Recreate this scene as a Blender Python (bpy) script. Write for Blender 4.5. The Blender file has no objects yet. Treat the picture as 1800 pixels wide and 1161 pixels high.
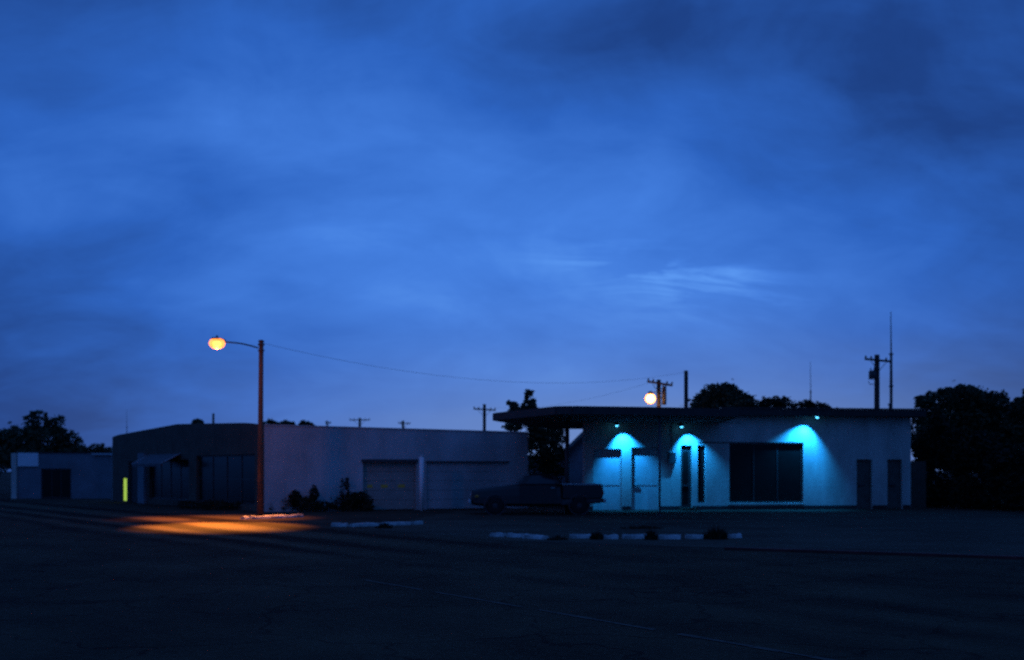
import bpy, bmesh, math, random
from mathutils import Vector, Matrix, noise as mnoise
R = math.radians
random.seed(7)
scene = bpy.context.scene
C = scene.collection

# ------------------------------------------------------------------ camera
EYE = 1.65; F = 2000.0; HOR = 827.0          # reference frame 1800 x 1161
cam = bpy.data.cameras.new('camera'); camo = bpy.data.objects.new('camera', cam); C.objects.link(camo)
camo.location = (0, 0, EYE); camo.rotation_euler = (R(90), 0, 0)
cam.sensor_width = 36; cam.lens = 40
cam.shift_y = (HOR - 580.5) / 1800
cam.clip_start = 0.1; cam.clip_end = 5000
cam.dof.use_dof = True; cam.dof.focus_distance = 9.0; cam.dof.aperture_fstop = 1.7
scene.camera = camo

# ------------------------------------------------------------------ world: deep blue dusk with cloud layers
SUN_EL, SUN_ROT = -4.0, 8.0
world = bpy.data.worlds.new('World'); scene.world = world; world.use_nodes = True
nt = world.node_tree; nt.nodes.clear()
def N(t, **kw):
    n = nt.nodes.new(t)
    for k, v in kw.items(): setattr(n, k, v)
    return n
def link(a, b): nt.links.new(a, b)
def M_(op, a, b=None, c=None, clamp=False):
    n = N('ShaderNodeMath', operation=op); n.use_clamp = clamp
    for i, v in enumerate((a, b, c)):
        if v is None: continue
        if isinstance(v, (int, float)): n.inputs[i].default_value = v
        else: link(v, n.inputs[i])
    return n.outputs[0]
def ramp(fac, stops):
    n = N('ShaderNodeValToRGB'); cr = n.color_ramp
    while len(cr.elements) < len(stops): cr.elements.new(0.5)
    for e, (p, c) in zip(cr.elements, stops):
        e.position = p; e.color = (*c, 1) if len(c) == 3 else c
    link(fac, n.inputs[0]); return n.outputs[0]
def mixc(fac, a, b, mode='MIX'):
    n = N('ShaderNodeMix', data_type='RGBA', blend_type=mode)
    for s, v in ((n.inputs[0], fac), (n.inputs[6], a), (n.inputs[7], b)):
        if isinstance(v, (int, float)): s.default_value = v
        elif isinstance(v, tuple): s.default_value = (*v, 1)
        else: link(v, s)
    return n.outputs[2]
tc = N('ShaderNodeTexCoord'); sep = N('ShaderNodeSeparateXYZ'); link(tc.outputs['Generated'], sep.inputs[0])
dx, dy, dz = sep.outputs
az = M_('ARCTAN2', dx, dy)                       # 0 ahead, + to the right (radians)
el = M_('ARCSINE', dz)
zc = M_('ADD', M_('MAXIMUM', dz, 0.0), 0.55)
cu = M_('DIVIDE', dx, zc); cv = M_('DIVIDE', dy, zc)
comb = N('ShaderNodeCombineXYZ'); link(cu, comb.inputs[0]); link(cv, comb.inputs[1])
def noise_tex(scale, detail, rough, loc=(0, 0, 0), rotz=0, sc=(1, 1, 1), dist=0.0):
    mp = N('ShaderNodeMapping'); mp.inputs['Location'].default_value = loc
    mp.inputs['Rotation'].default_value = (0, 0, rotz); mp.inputs['Scale'].default_value = sc
    link(comb.outputs[0], mp.inputs[0])
    n = N('ShaderNodeTexNoise'); n.inputs['Scale'].default_value = scale
    n.inputs['Detail'].default_value = detail; n.inputs['Roughness'].default_value = rough
    n.inputs['Distortion'].default_value = dist
    link(mp.outputs[0], n.inputs['Vector']); return n.outputs['Fac']
def blob(a0, e0, sa, se, rot=0.0):               # soft cloud bank: gaussian about a direction of the sky
    a = M_('SUBTRACT', az, R(a0)); e = M_('SUBTRACT', el, R(e0))
    c, s = math.cos(R(rot)), math.sin(R(rot))
    p = M_('ADD', M_('MULTIPLY', a, c), M_('MULTIPLY', e, s))
    q = M_('SUBTRACT', M_('MULTIPLY', e, c), M_('MULTIPLY', a, s))
    p = M_('POWER', M_('ABSOLUTE', M_('DIVIDE', p, R(sa))), 2); q = M_('POWER', M_('ABSOLUTE', M_('DIVIDE', q, R(se))), 2)
    return M_('POWER', 2.718, M_('MULTIPLY', M_('ADD', p, q), -1.0))
big = noise_tex(1.7, 4, 0.5, (1.3, 4.1, 0.0), R(18), (0.7, 0.8, 1), 0.5)
mid = noise_tex(4.6, 6, 0.55, (7.7, 2.1, 3.0), R(-14), (0.7, 0.9, 1), 0.7)
fine = noise_tex(13.0, 6, 0.6, (2.7, 9.1, 5.0), R(-10), (0.5, 0.9, 1), 0.5)
v = M_('ADD', M_('MULTIPLY', M_('SUBTRACT', big, 0.5), 0.55), M_('MULTIPLY', M_('SUBTRACT', mid, 0.5), 0.50))
v = M_('ADD', v, M_('MULTIPLY', M_('SUBTRACT', fine, 0.5), 0.26))
v = M_('SUBTRACT', v, M_('MULTIPLY', blob(24, 9, 6, 12, 0), 0.12))
v = M_('ADD', v, 0.42)
v = M_('ADD', v, M_('MULTIPLY', blob(0, 10, 19, 10), 0.36))          # thin cloud with the last light behind it
v = M_('ADD', v, M_('MULTIPLY', blob(-12, 17, 8, 6, -20), 0.14))     # brighter break, upper left
v = M_('SUBTRACT', v, M_('MULTIPLY', blob(6, 20.5, 9.5, 3.4, 6), 0.21))   # dark bank at the top
v = M_('SUBTRACT', v, M_('MULTIPLY', blob(18, 18, 11, 4.5, 10), 0.10))
v = M_('SUBTRACT', v, M_('MULTIPLY', blob(-25, 10, 7, 8, -10), 0.06))
v = M_('SUBTRACT', v, M_('MULTIPLY', blob(-22, 3.5, 10, 4, 0), 0.12))
wisp = noise_tex(15.0, 5, 0.6, (3, 5, 1), R(10), (0.3, 1.4, 1), 0.6)
wisp = M_('MULTIPLY', M_('SUBTRACT', wisp, 0.5, clamp=True), blob(8.3, 9.4, 5.0, 1.5, -10))
v = M_('ADD', v, M_('MULTIPLY', wisp, 2.0))
base = ramp(v, [(0.0, (0.006, 0.022, 0.105)), (0.3, (0.011, 0.048, 0.215)), (0.55, (0.023, 0.112, 0.47)), (0.8, (0.050, 0.188, 0.66)), (1.0, (0.09, 0.28, 0.80))])
glow = M_('MULTIPLY', M_('POWER', 2.718, M_('MULTIPLY', M_('POWER', M_('DIVIDE', M_('MAXIMUM', M_('SUBTRACT', el, R(0.5)), 0.0), R(5.0)), 2), -1.0)),
          M_('POWER', 2.718, M_('MULTIPLY', M_('POWER', M_('ABSOLUTE', M_('DIVIDE', M_('SUBTRACT', az, R(7)), R(19))), 2), -1.0)))
streak = noise_tex(4.5, 5, 0.55, (4, 1, 2), R(6), (0.3, 1.2, 1), 0.3)
glow = M_('MULTIPLY', glow, M_('ADD', M_('MULTIPLY', streak, 0.9), 0.42), clamp=True)
col = mixc(M_('MULTIPLY', glow, 1.0, clamp=True), base, (0.140, 0.235, 0.50))
sky = N('ShaderNodeTexSky', sky_type='NISHITA'); sky.sun_disc = False
sky.sun_elevation = R(SUN_EL); sky.sun_rotation = R(SUN_ROT); sky.air_density = 1.2; sky.dust_density = 0.4; sky.ozone_density = 3.0
bg1 = N('ShaderNodeBackground'); link(col, bg1.inputs[0]); bg1.inputs[1].default_value = 1.1
bg2 = N('ShaderNodeBackground'); link(sky.outputs[0], bg2.inputs[0]); bg2.inputs[1].default_value = 0.05
add = N('ShaderNodeAddShader'); link(bg1.outputs[0], add.inputs[0]); link(bg2.outputs[0], add.inputs[1])
out = N('ShaderNodeOutputWorld'); link(add.outputs[0], out.inputs[0])
world.cycles.sampling_method = 'AUTOMATIC'

# the last, very weak glow of the set sun, above the horizon ahead of the camera
sun = bpy.data.lights.new('sun', 'SUN'); sun.energy = 0.02; sun.angle = R(25); sun.color = (0.6, 0.72, 1.0)
suno = bpy.data.objects.new('sun', sun); C.objects.link(suno)
suno.rotation_euler = (R(-80), 0, R(-8)); suno.location = (0, 0, 30)

vs = scene.view_settings
vs.view_transform = 'Standard'; vs.look = 'None'; vs.exposure = 0.0; vs.gamma = 1.0; vs.use_curve_mapping = False
scene.render.engine = 'CYCLES'
scene.cycles.sample_clamp_indirect = 0.25
scene.cycles.max_bounces = 6
scene.cycles.use_denoising = False

# ------------------------------------------------------------------ helpers: position from the survey of the photograph
def PX(px, Y): return (px - 900.0) * Y / F
def PZ(py, Y): return EYE - (py - HOR) * Y / F
def GY(py): return EYE * F / (py - HOR)
def G(px, py): y = GY(py); return Vector((PX(px, y), y, 0))
def on_line(A, u, px):
    k = (px - 900.0) / F
    return (k * A[1] - A[0]) / (u[0] - k * u[1])

# ------------------------------------------------------------------ materials
MATS = {}
def mat(name, col, rough=0.8, var=0.25, scale=3.0, bump=0.15, bscale=30.0, metallic=0.0, spec=0.4, emit=None, estr=0.0, col2=None, stretch=(1, 1, 1)):
    if name in MATS: return MATS[name]
    m = bpy.data.materials.new(name); m.use_nodes = True
    t = m.node_tree; b = t.nodes['Principled BSDF']
    b.inputs['Roughness'].default_value = rough; b.inputs['Metallic'].default_value = metallic
    b.inputs['Specular IOR Level'].default_value = spec
    tcn = t.nodes.new('ShaderNodeTexCoord'); mp = t.nodes.new('ShaderNodeMapping')
    mp.inputs['Scale'].default_value = stretch
    t.links.new(tcn.outputs['Object'], mp.inputs[0])
    n = t.nodes.new('ShaderNodeTexNoise'); n.inputs['Scale'].default_value = scale; n.inputs['Detail'].default_value = 6; n.inputs['Roughness'].default_value = 0.65
    t.links.new(mp.outputs[0], n.inputs['Vector'])
    r = t.nodes.new('ShaderNodeValToRGB')
    c2 = col2 or tuple(min(1, c * (1 + var)) for c in col)
    c1 = tuple(c * (1 - var) for c in col)
    r.color_ramp.elements[0].position = 0.32; r.color_ramp.elements[0].color = (*c1, 1)
    r.color_ramp.elements[1].position = 0.70; r.color_ramp.elements[1].color = (*c2, 1)
    t.links.new(n.outputs['Fac'], r.inputs[0]); t.links.new(r.outputs[0], b.inputs['Base Color'])
    if bump:
        n2 = t.nodes.new('ShaderNodeTexNoise'); n2.inputs['Scale'].default_value = bscale; n2.inputs['Detail'].default_value = 4
        t.links.new(mp.outputs[0], n2.inputs['Vector'])
        bp = t.nodes.new('ShaderNodeBump'); bp.inputs['Strength'].default_value = bump; bp.inputs['Distance'].default_value = 0.02
        t.links.new(n2.outputs['Fac'], bp.inputs['Height']); t.links.new(bp.outputs[0], b.inputs['Normal'])
    if emit:
        b.inputs['Emission Color'].default_value = (*emit, 1); b.inputs['Emission Strength'].default_value = estr
    MATS[name] = m; return m
def glass_mat(name, tint, rough=0.08, spec=0.5):
    m = mat(name, tint, rough=rough, var=0.15, bump=0.03, bscale=2.0, spec=spec); return m

WHITE = mat('white painted masonry', (0.54, 0.50, 0.44), 0.85, 0.26, 1.3, 0.4, 22, stretch=(1, 1, 0.35))
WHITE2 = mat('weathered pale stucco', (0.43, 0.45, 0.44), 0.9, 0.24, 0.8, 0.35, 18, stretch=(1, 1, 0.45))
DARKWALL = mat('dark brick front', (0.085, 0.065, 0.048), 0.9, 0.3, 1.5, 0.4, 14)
PALEWALL = mat('pale grey block wall', (0.17, 0.18, 0.2), 0.9, 0.25, 0.8, 0.3, 16)
DOORW = mat('white door paint', (0.52, 0.52, 0.5), 0.55, 0.1, 4, 0.06, 40)
DOORG = mat('grey garage door paint', (0.34, 0.32, 0.28), 0.6, 0.15, 3, 0.06, 40)
BROWN = mat('dark brown roof trim', (0.045, 0.038, 0.033), 0.75, 0.25, 2.5, 0.2, 30)
SOFFIT = mat('brown soffit boards', (0.05, 0.045, 0.04), 0.8, 0.2, 2, 0.2, 20)
ROOF = mat('tar roof felt', (0.035, 0.034, 0.034), 0.9, 0.3, 3, 0.3, 30)
DOORD = mat('dark brown door', (0.03, 0.026, 0.025), 0.6, 0.2, 4, 0.1, 30)
FRAME = mat('dark window frame', (0.035, 0.034, 0.033), 0.5, 0.15, 6, 0.05, 40)
GLASS = glass_mat('dark window glass', (0.010, 0.009, 0.008), 0.22, 0.16)
GLASSL = mat('lit yellow green glass', (0.3, 0.4, 0.1), 0.5, 0.2, 9, 0.05, 30, emit=(0.40, 0.62, 0.06), estr=0.85)
GLASSG = mat('garage pane with painted reflection', (0.06, 0.07, 0.04), 0.3, 0.2, 9, 0.05, 30, emit=(0.30, 0.40, 0.04), estr=0.035)  # weak emission stands in for yellow-green reflections in the door panes
METAL = mat('galvanised steel', (0.22, 0.22, 0.23), 0.5, 0.2, 5, 0.1, 40, metallic=0.5)
DMETAL = mat('dark painted steel', (0.05, 0.05, 0.052), 0.55, 0.2, 5, 0.1, 40)
WOOD = mat('creosoted wood with lamp tint', (0.145, 0.08, 0.05), 0.9, 0.35, 6, 0.5, 30, stretch=(4, 4, 0.5))  # brown wood, reddened so its colour carries the lamp's orange light
DWOOD = mat('old dark pole wood', (0.05, 0.04, 0.034), 0.95, 0.3, 6, 0.5, 30, stretch=(4, 4, 0.5))
WIRE = mat('black cable', (0.015, 0.015, 0.016), 0.7, 0.1, 5, 0)
KERBW = mat('worn white kerb paint', (0.42, 0.40, 0.37), 0.85, 0.6, 5.5, 0.5, 25)
KERBR = mat('faded red kerb paint', (0.11, 0.022, 0.018), 0.85, 0.4, 3, 0.4, 25)
LEAF = mat('dark tree leaves', (0.045, 0.06, 0.03), 0.8, 0.45, 0.8, 0, spec=0.2)
LEAF2 = mat('olive brush leaves', (0.024, 0.025, 0.014), 0.85, 0.4, 1.2, 0, spec=0.2)
BARK = mat('dark bark', (0.06, 0.05, 0.042), 0.95, 0.3, 5, 0.6, 20)
PAINT = mat('dark truck paint', (0.014, 0.011, 0.010), 0.4, 0.2, 3, 0.02, 60, spec=0.5)
RUBBER = mat('tyre rubber', (0.014, 0.014, 0.014), 0.9, 0.2, 6, 0.2, 60)
CHROME = mat('dull chrome', (0.45, 0.45, 0.46), 0.3, 0.15, 8, 0.04, 40, metallic=0.9)
CARGLASS = glass_mat('dark car glass', (0.010, 0.011, 0.014), 0.06)
AMBER = mat('amber marker lens', (0.75, 0.30, 0.03), 0.3, 0.1, 20, 0.05, 60)
REDL = mat('red tail lens', (0.3, 0.02, 0.02), 0.3, 0.1, 20, 0.05, 60)
HEADL = mat('headlamp glass', (0.45, 0.45, 0.45), 0.15, 0.1, 20, 0.05, 60)
CANVAS = mat('grey awning canvas', (0.10, 0.10, 0.11), 0.9, 0.2, 4, 0.2, 40)
TRIMP = mat('pale aluminium trim', (0.42, 0.43, 0.45), 0.5, 0.1, 6, 0.05, 40)
CURTAIN = mat('pale curtain cloth', (0.12, 0.13, 0.14), 0.9, 0.3, 4, 0.3, 20, stretch=(6, 6, 0.3))
BOXES = mat('pale cardboard', (0.32, 0.32, 0.33), 0.9, 0.2, 5, 0.1, 30)
INSIDE = mat('unlit room lining', (0.05, 0.05, 0.05), 0.95, 0.2, 3, 0.1, 20)

def sheet_mat(name, c_lo, c_hi, rough_lo, rough_hi, rot, sc, scale, bump=0.5, bands=None, spec=0.06):
    m = bpy.data.materials.new(name); m.use_nodes = True
    t = m.node_tree; b = t.nodes['Principled BSDF']; L = t.links.new
    b.inputs['Specular IOR Level'].default_value = spec
    tcn = t.nodes.new('ShaderNodeTexCoord'); mp = t.nodes.new('ShaderNodeMapping')
    mp.vector_type = 'TEXTURE' if False else 'POINT'
    mp.inputs['Rotation'].default_value = (0, 0, rot)
    L(tcn.outputs['Object'], mp.inputs[0])
    mp2 = t.nodes.new('ShaderNodeMapping'); mp2.inputs['Scale'].default_value = sc; L(mp.outputs[0], mp2.inputs[0])
    n = t.nodes.new('ShaderNodeTexNoise'); n.inputs['Scale'].default_value = scale; n.inputs['Detail'].default_value = 7; n.inputs['Roughness'].default_value = 0.6
    L(mp2.outputs[0], n.inputs['Vector'])
    fine = t.nodes.new('ShaderNodeTexNoise'); fine.inputs['Scale'].default_value = 14; fine.inputs['Detail'].default_value = 5
    L(tcn.outputs['Object'], fine.inputs['Vector'])
    a = t.nodes.new('ShaderNodeMath'); a.operation = 'MULTIPLY_ADD'; a.inputs[1].default_value = 0.45
    L(fine.outputs['Fac'], a.inputs[0]); 
    s = t.nodes.new('ShaderNodeMath'); s.operation = 'SUBTRACT'; s.inputs[1].default_value = 0.22
    L(n.outputs['Fac'], s.inputs[0]); L(s.outputs[0], a.inputs[2])
    fac = a.outputs[0]
    if bands:
        sp = t.nodes.new('ShaderNodeSeparateXYZ'); L(mp.outputs[0], sp.inputs[0])
        wob = t.nodes.new('ShaderNodeTexNoise'); wob.inputs['Scale'].default_value = 0.12; wob.inputs['Detail'].default_value = 3
        L(tcn.outputs['Object'], wob.inputs['Vector'])
        w2 = t.nodes.new('ShaderNodeMath'); w2.operation = 'MULTIPLY_ADD'; w2.inputs[1].default_value = 1.2
        L(wob.outputs['Fac'], w2.inputs[0]); L(sp.outputs[1], w2.inputs[2])
        fd = t.nodes.new('ShaderNodeMapRange'); fd.interpolation_type = 'SMOOTHSTEP'
        fd.inputs[1].default_value = -27; fd.inputs[2].default_value = -17; fd.inputs[3].default_value = 1.0; fd.inputs[4].default_value = 0.12
        L(sp.outputs[0], fd.inputs[0])
        for (t0, w, k) in bands:
            d = t.nodes.new('ShaderNodeMath'); d.operation = 'SUBTRACT'; d.inputs[1].default_value = t0 + 0.6; L(w2.outputs[0], d.inputs[0])
            q = t.nodes.new('ShaderNodeMath'); q.operation = 'DIVIDE'; q.inputs[1].default_value = w; L(d.outputs[0], q.inputs[0])
            p2 = t.nodes.new('ShaderNodeMath'); p2.operation = 'MULTIPLY'; L(q.outputs[0], p2.inputs[0]); L(q.outputs[0], p2.inputs[1])
            ng = t.nodes.new('ShaderNodeMath'); ng.operation = 'MULTIPLY'; ng.inputs[1].default_value = -1; L(p2.outputs[0], ng.inputs[0])
            ex = t.nodes.new('ShaderNodeMath'); ex.operation = 'POWER'; ex.inputs[0].default_value = 2.718; L(ng.outputs[0], ex.inputs[1])
            fx = t.nodes.new('ShaderNodeMath'); fx.operation = 'MULTIPLY'; L(ex.outputs[0], fx.inputs[0]); L(fd.outputs[0], fx.inputs[1]); ex = fx
            mu = t.nodes.new('ShaderNodeMath'); mu.operation = 'MULTIPLY_ADD'; mu.inputs[1].default_value = k; L(ex.outputs[0], mu.inputs[0]); L(fac, mu.inputs[2])
            fac = mu.outputs[0]
    if bands:
        vo = t.nodes.new('ShaderNodeTexVoronoi'); vo.feature = 'DISTANCE_TO_EDGE'; vo.inputs['Scale'].default_value = 0.42
        wv = t.nodes.new('ShaderNodeTexNoise'); wv.inputs['Scale'].default_value = 1.3; wv.inputs['Detail'].default_value = 5; L(tcn.outputs['Object'], wv.inputs['Vector'])
        va = t.nodes.new('ShaderNodeVectorMath'); va.operation = 'ADD'; L(tcn.outputs['Object'], va.inputs[0]); L(wv.outputs['Color'], va.inputs[1]); L(va.outputs[0], vo.inputs['Vector'])
        ck = t.nodes.new('ShaderNodeMapRange'); ck.inputs[1].default_value = 0.004; ck.inputs[2].default_value = 0.016; ck.inputs[3].default_value = -0.22; ck.inputs[4].default_value = 0.0
        L(vo.outputs['Distance'], ck.inputs[0])
        ad = t.nodes.new('ShaderNodeMath'); ad.operation = 'ADD'; L(fac, ad.inputs[0]); L(ck.outputs[0], ad.inputs[1]); fac = ad.outputs[0]
    r = t.nodes.new('ShaderNodeValToRGB'); r.color_ramp.elements[0].position = 0.25; r.color_ramp.elements[1].position = 0.75
    r.color_ramp.elements[0].color = (*c_lo, 1); r.color_ramp.elements[1].color = (*c_hi, 1)
    L(fac, r.inputs[0]); L(r.outputs[0], b.inputs['Base Color'])
    mr = t.nodes.new('ShaderNodeMapRange'); mr.inputs[3].default_value = rough_hi; mr.inputs[4].default_value = rough_lo
    L(fac, mr.inputs[0]); L(mr.outputs[0], b.inputs['Roughness'])
    bn = t.nodes.new('ShaderNodeTexNoise'); bn.inputs['Scale'].default_value = 40; bn.inputs['Detail'].default_value = 3
    L(tcn.outputs['Object'], bn.inputs['Vector'])
    bp = t.nodes.new('ShaderNodeBump'); bp.inputs['Strength'].default_value = bump; bp.inputs['Distance'].default_value = 0.02
    L(bn.outputs['Fac'], bp.inputs['Height']); L(bp.outputs[0], b.inputs['Normal'])
    return m
# the main road runs along (-0.59, 0.81): rotate object space so that x follows it, y is the distance across
ROADROT = -math.atan2(0.81, -0.59) + math.pi
ASPHALT = sheet_mat('worn asphalt', (0.014, 0.010, 0.006), (0.075, 0.052, 0.028), 0.75, 0.92, ROADROT, (0.4, 0.6, 1), 1.1, 0.9,
                    bands=[(11.75, 0.32, -1.0), (10.3, 0.24, -0.8), (14.1, 0.35, -0.7), (8.9, 0.3, -0.2), (12.75, 0.55, 0.35), (10.85, 0.3, 0.4), (9.55, 0.25, 0.25)])
LOT = sheet_mat('oil stained concrete lot', (0.03, 0.024, 0.017), (0.10, 0.08, 0.055), 0.75, 0.95, 0.2, (0.6, 1, 1), 0.5, 0.6)
DIRT = sheet_mat('dusty gravel ground', (0.022, 0.017, 0.012), (0.08, 0.06, 0.04), 0.85, 1.0, 0.5, (1, 1, 1), 0.4, 0.9)
LINEP = mat('worn road paint', (0.046, 0.037, 0.025), 0.9, 0.6, 3.0, 0.3, 30)

# ------------------------------------------------------------------ mesh helpers
def new_obj(name, bm, m, parent=None, smooth=False, bevel=0.0):
    me = bpy.data.meshes.new(name)
    if bevel:
        bmesh.ops.bevel(bm, geom=bm.edges[:], offset=bevel, segments=2, affect='EDGES', profile=0.5, clamp_overlap=True)
    bmesh.ops.recalc_face_normals(bm, faces=bm.faces[:])
    bm.to_mesh(me); bm.free()
    if smooth:
        for p in me.polygons: p.use_smooth = True
    o = bpy.data.objects.new(name, me); C.objects.link(o); me.materials.append(m)
    if parent: o.parent = parent
    return o
def raw_obj(name, vs_, fs, m, parent=None, smooth=False):
    me = bpy.data.meshes.new(name); me.from_pydata(vs_, [], fs); me.update()
    if smooth:
        for p in me.polygons: p.use_smooth = True
    o = bpy.data.objects.new(name, me); C.objects.link(o); me.materials.append(m)
    if parent: o.parent = parent
    return o
def thing(name, label, cat, loc=(0, 0, 0), rz=0.0, group=None):
    o = bpy.data.objects.new(name, None); C.objects.link(o); o.empty_display_size = 0.3
    o.location = loc; o.rotation_euler = (0, 0, rz)
    o['label'] = label; o['category'] = cat
    if group: o['group'] = group
    return o
def tag(o, label, cat, group=None):
    o['label'] = label; o['category'] = cat
    if group: o['group'] = group
    return o
def structure(o): o['kind'] = 'structure'; return o
def add_box(bm, x0, x1, y0, y1, z0, z1, mtx=None):
    v = [bm.verts.new(p) for p in ((x0, y0, z0), (x1, y0, z0), (x1, y1, z0), (x0, y1, z0), (x0, y0, z1), (x1, y0, z1), (x1, y1, z1), (x0, y1, z1))]
    if mtx:
        for w in v: w.co = mtx @ w.co
    for f in ((0, 3, 2, 1), (4, 5, 6, 7), (0, 1, 5, 4), (1, 2, 6, 5), (2, 3, 7, 6), (3, 0, 4, 7)): bm.faces.new([v[i] for i in f])
def box(name, x0, x1, y0, y1, z0, z1, m, parent=None, bevel=0.0):
    bm = bmesh.new(); add_box(bm, min(x0, x1), max(x0, x1), min(y0, y1), max(y0, y1), z0, z1); return new_obj(name, bm, m, parent, bevel=bevel)
def add_tube(bm, pts, radii, seg=10, caps=True):
    pts = [Vector(p) for p in pts]; rings = []
    if isinstance(radii, (int, float)): radii = [radii] * len(pts)
    for i, p in enumerate(pts):
        d = (pts[min(i + 1, len(pts) - 1)] - pts[max(i - 1, 0)]).normalized()
        a = d.cross(Vector((0, 0, 1)) if abs(d.z) < 0.9 else Vector((1, 0, 0))).normalized(); b = d.cross(a)
        rings.append([bm.verts.new(p + (a * math.cos(2 * math.pi * k / seg) + b * math.sin(2 * math.pi * k / seg)) * radii[i]) for k in range(seg)])
    for r0, r1 in zip(rings, rings[1:]):
        for k in range(seg): bm.faces.new((r0[k], r0[(k + 1) % seg], r1[(k + 1) % seg], r1[k]))
    if caps: bm.faces.new(rings[0][::-1]); bm.faces.new(rings[-1])
def tube(name, pts, radii, m, parent=None, seg=10):
    bm = bmesh.new(); add_tube(bm, pts, radii, seg); return new_obj(name, bm, m, parent, smooth=True)
def add_lathe(bm, prof, mtx=None, seg=20):      # prof: (r, z)
    rings = []
    for r, z in prof:
        ring = [bm.verts.new((max(r, 1e-4) * math.cos(2 * math.pi * k / seg), max(r, 1e-4) * math.sin(2 * math.pi * k / seg), z)) for k in range(seg)]
        rings.append(ring)
    for r0, r1 in zip(rings, rings[1:]):
        for k in range(seg): bm.faces.new((r0[k], r0[(k + 1) % seg], r1[(k + 1) % seg], r1[k]))
    bm.faces.new(rings[0][::-1]); bm.faces.new(rings[-1])
    if mtx:
        for ring in rings:
            for w in ring: w.co = mtx @ w.co
def lathe(name, prof, m, parent=None, mtx=None, seg=20):
    bm = bmesh.new(); add_lathe(bm, prof, mtx, seg); return new_obj(name, bm, m, parent, smooth=True)
def prism(name, poly, z0, z1, m, parent=None, bevel=0.0):
    bm = bmesh.new()
    lo = [bm.verts.new((x, y, z0)) for x, y in poly]; hi = [bm.verts.new((x, y, z1)) for x, y in poly]
    n = len(poly); bm.faces.new(lo[::-1]); bm.faces.new(hi)
    for i in range(n): bm.faces.new((lo[i], lo[(i + 1) % n], hi[(i + 1) % n], hi[i]))
    return new_obj(name, bm, m, parent, bevel=bevel)
def wall(name, x0, x1, z0, ztop, openings, thick, m, parent, sgn=1):
    """A wall in the local x-z plane with real openings; ztop may be a list of (x, z) for a sloping top. sgn: inward y."""
    tops = ztop if isinstance(ztop, list) else [(x0, ztop), (x1, ztop)]
    def zt(x):
        for (a, za), (b, zb) in zip(tops, tops[1:]):
            if a - 1e-6 <= x <= b + 1e-6: return za + (zb - za) * (x - a) / (b - a)
        return tops[-1][1]
    xs = sorted({x0, x1, *[a for a, _ in tops], *[o[0] for o in openings], *[o[1] for o in openings]})
    zs = sorted({z0, *[o[2] for o in openings], *[o[3] for o in openings]})
    bm = bmesh.new(); cache = {}
    nz = len(zs)
    def V(i, j, k):
        if (i, j, k) not in cache:
            z = zs[j] if j < nz else zt(xs[i])
            cache[(i, j, k)] = bm.verts.new((xs[i], k * thick * sgn, z))
        return cache[(i, j, k)]
    def full(i, j):
        if not (0 <= i < len(xs) - 1 and 0 <= j < nz): return False
        cx = (xs[i] + xs[i + 1]) / 2; za = zs[j]; zb = zs[j + 1] if j + 1 < nz else zt(cx); cz = (za + zb) / 2
        return not any(o[0] < cx < o[1] and o[2] < cz < o[3] for o in openings)
    for i in range(len(xs) - 1):
        for j in range(nz):
            if not full(i, j): continue
            bm.faces.new((V(i, j, 0), V(i + 1, j, 0), V(i + 1, j + 1, 0), V(i, j + 1, 0)))
            bm.faces.new((V(i, j, 1), V(i, j + 1, 1), V(i + 1, j + 1, 1), V(i + 1, j, 1)))
            for (di, dj, e) in ((-1, 0, ((i, j), (i, j + 1))), (1, 0, ((i + 1, j), (i + 1, j + 1))), (0, -1, ((i, j), (i + 1, j))), (0, 1, ((i, j + 1), (i + 1, j + 1)))):
                if not full(i + di, j + dj):
                    (a, b), (c, d) = e
                    bm.faces.new((V(a, b, 0), V(c, d, 0), V(c, d, 1), V(a, b, 1)))
    return new_obj(name, bm, m, parent)
def window_unit(parent, x0, x1, z0, z1, y, cols, rows, fw=0.05, sgn=1, glass=None, name='window', frame=None):
    """window frame (with mullions) as a part, its panes as sub-parts; y: outer face of frame"""
    bm = bmesh.new(); d = 0.06 * sgn; fm = frame or FRAME
    ya, yb = sorted((y, y + d))
    add_box(bm, x0, x0 + fw, ya, yb, z0, z1); add_box(bm, x1 - fw, x1, ya, yb, z0, z1)
    add_box(bm, x0 + fw, x1 - fw, ya, yb, z0, z0 + fw); add_box(bm, x0 + fw, x1 - fw, ya, yb, z1 - fw, z1)
    cw = (x1 - x0 - 2 * fw) / cols; rh = (z1 - z0 - 2 * fw) / rows; mw = fw * 0.35
    for c in range(1, cols):
        xx = x0 + fw + c * cw; add_box(bm, xx - mw, xx + mw, ya + 0.004, yb - 0.004, z0 + fw, z1 - fw)
    for r in range(1, rows):
        zz = z0 + fw + r * rh
        add_box(bm, x0 + fw, x1 - fw, ya + 0.008, yb - 0.008, zz - mw, zz + mw)
    w = new_obj(name, bm, fm, parent)
    for c in range(cols):
        for r in range(rows):
            xa = x0 + fw + c * cw + 0.002; za = z0 + fw + r * rh + 0.002
            tilt = random.uniform(-0.004, 0.004)
            p = box('pane', xa, xa + cw - 0.004, y + 0.026 * sgn + tilt, y + 0.034 * sgn + tilt, za, za + rh - 0.004, glass or GLASS, w)
    return w

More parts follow.
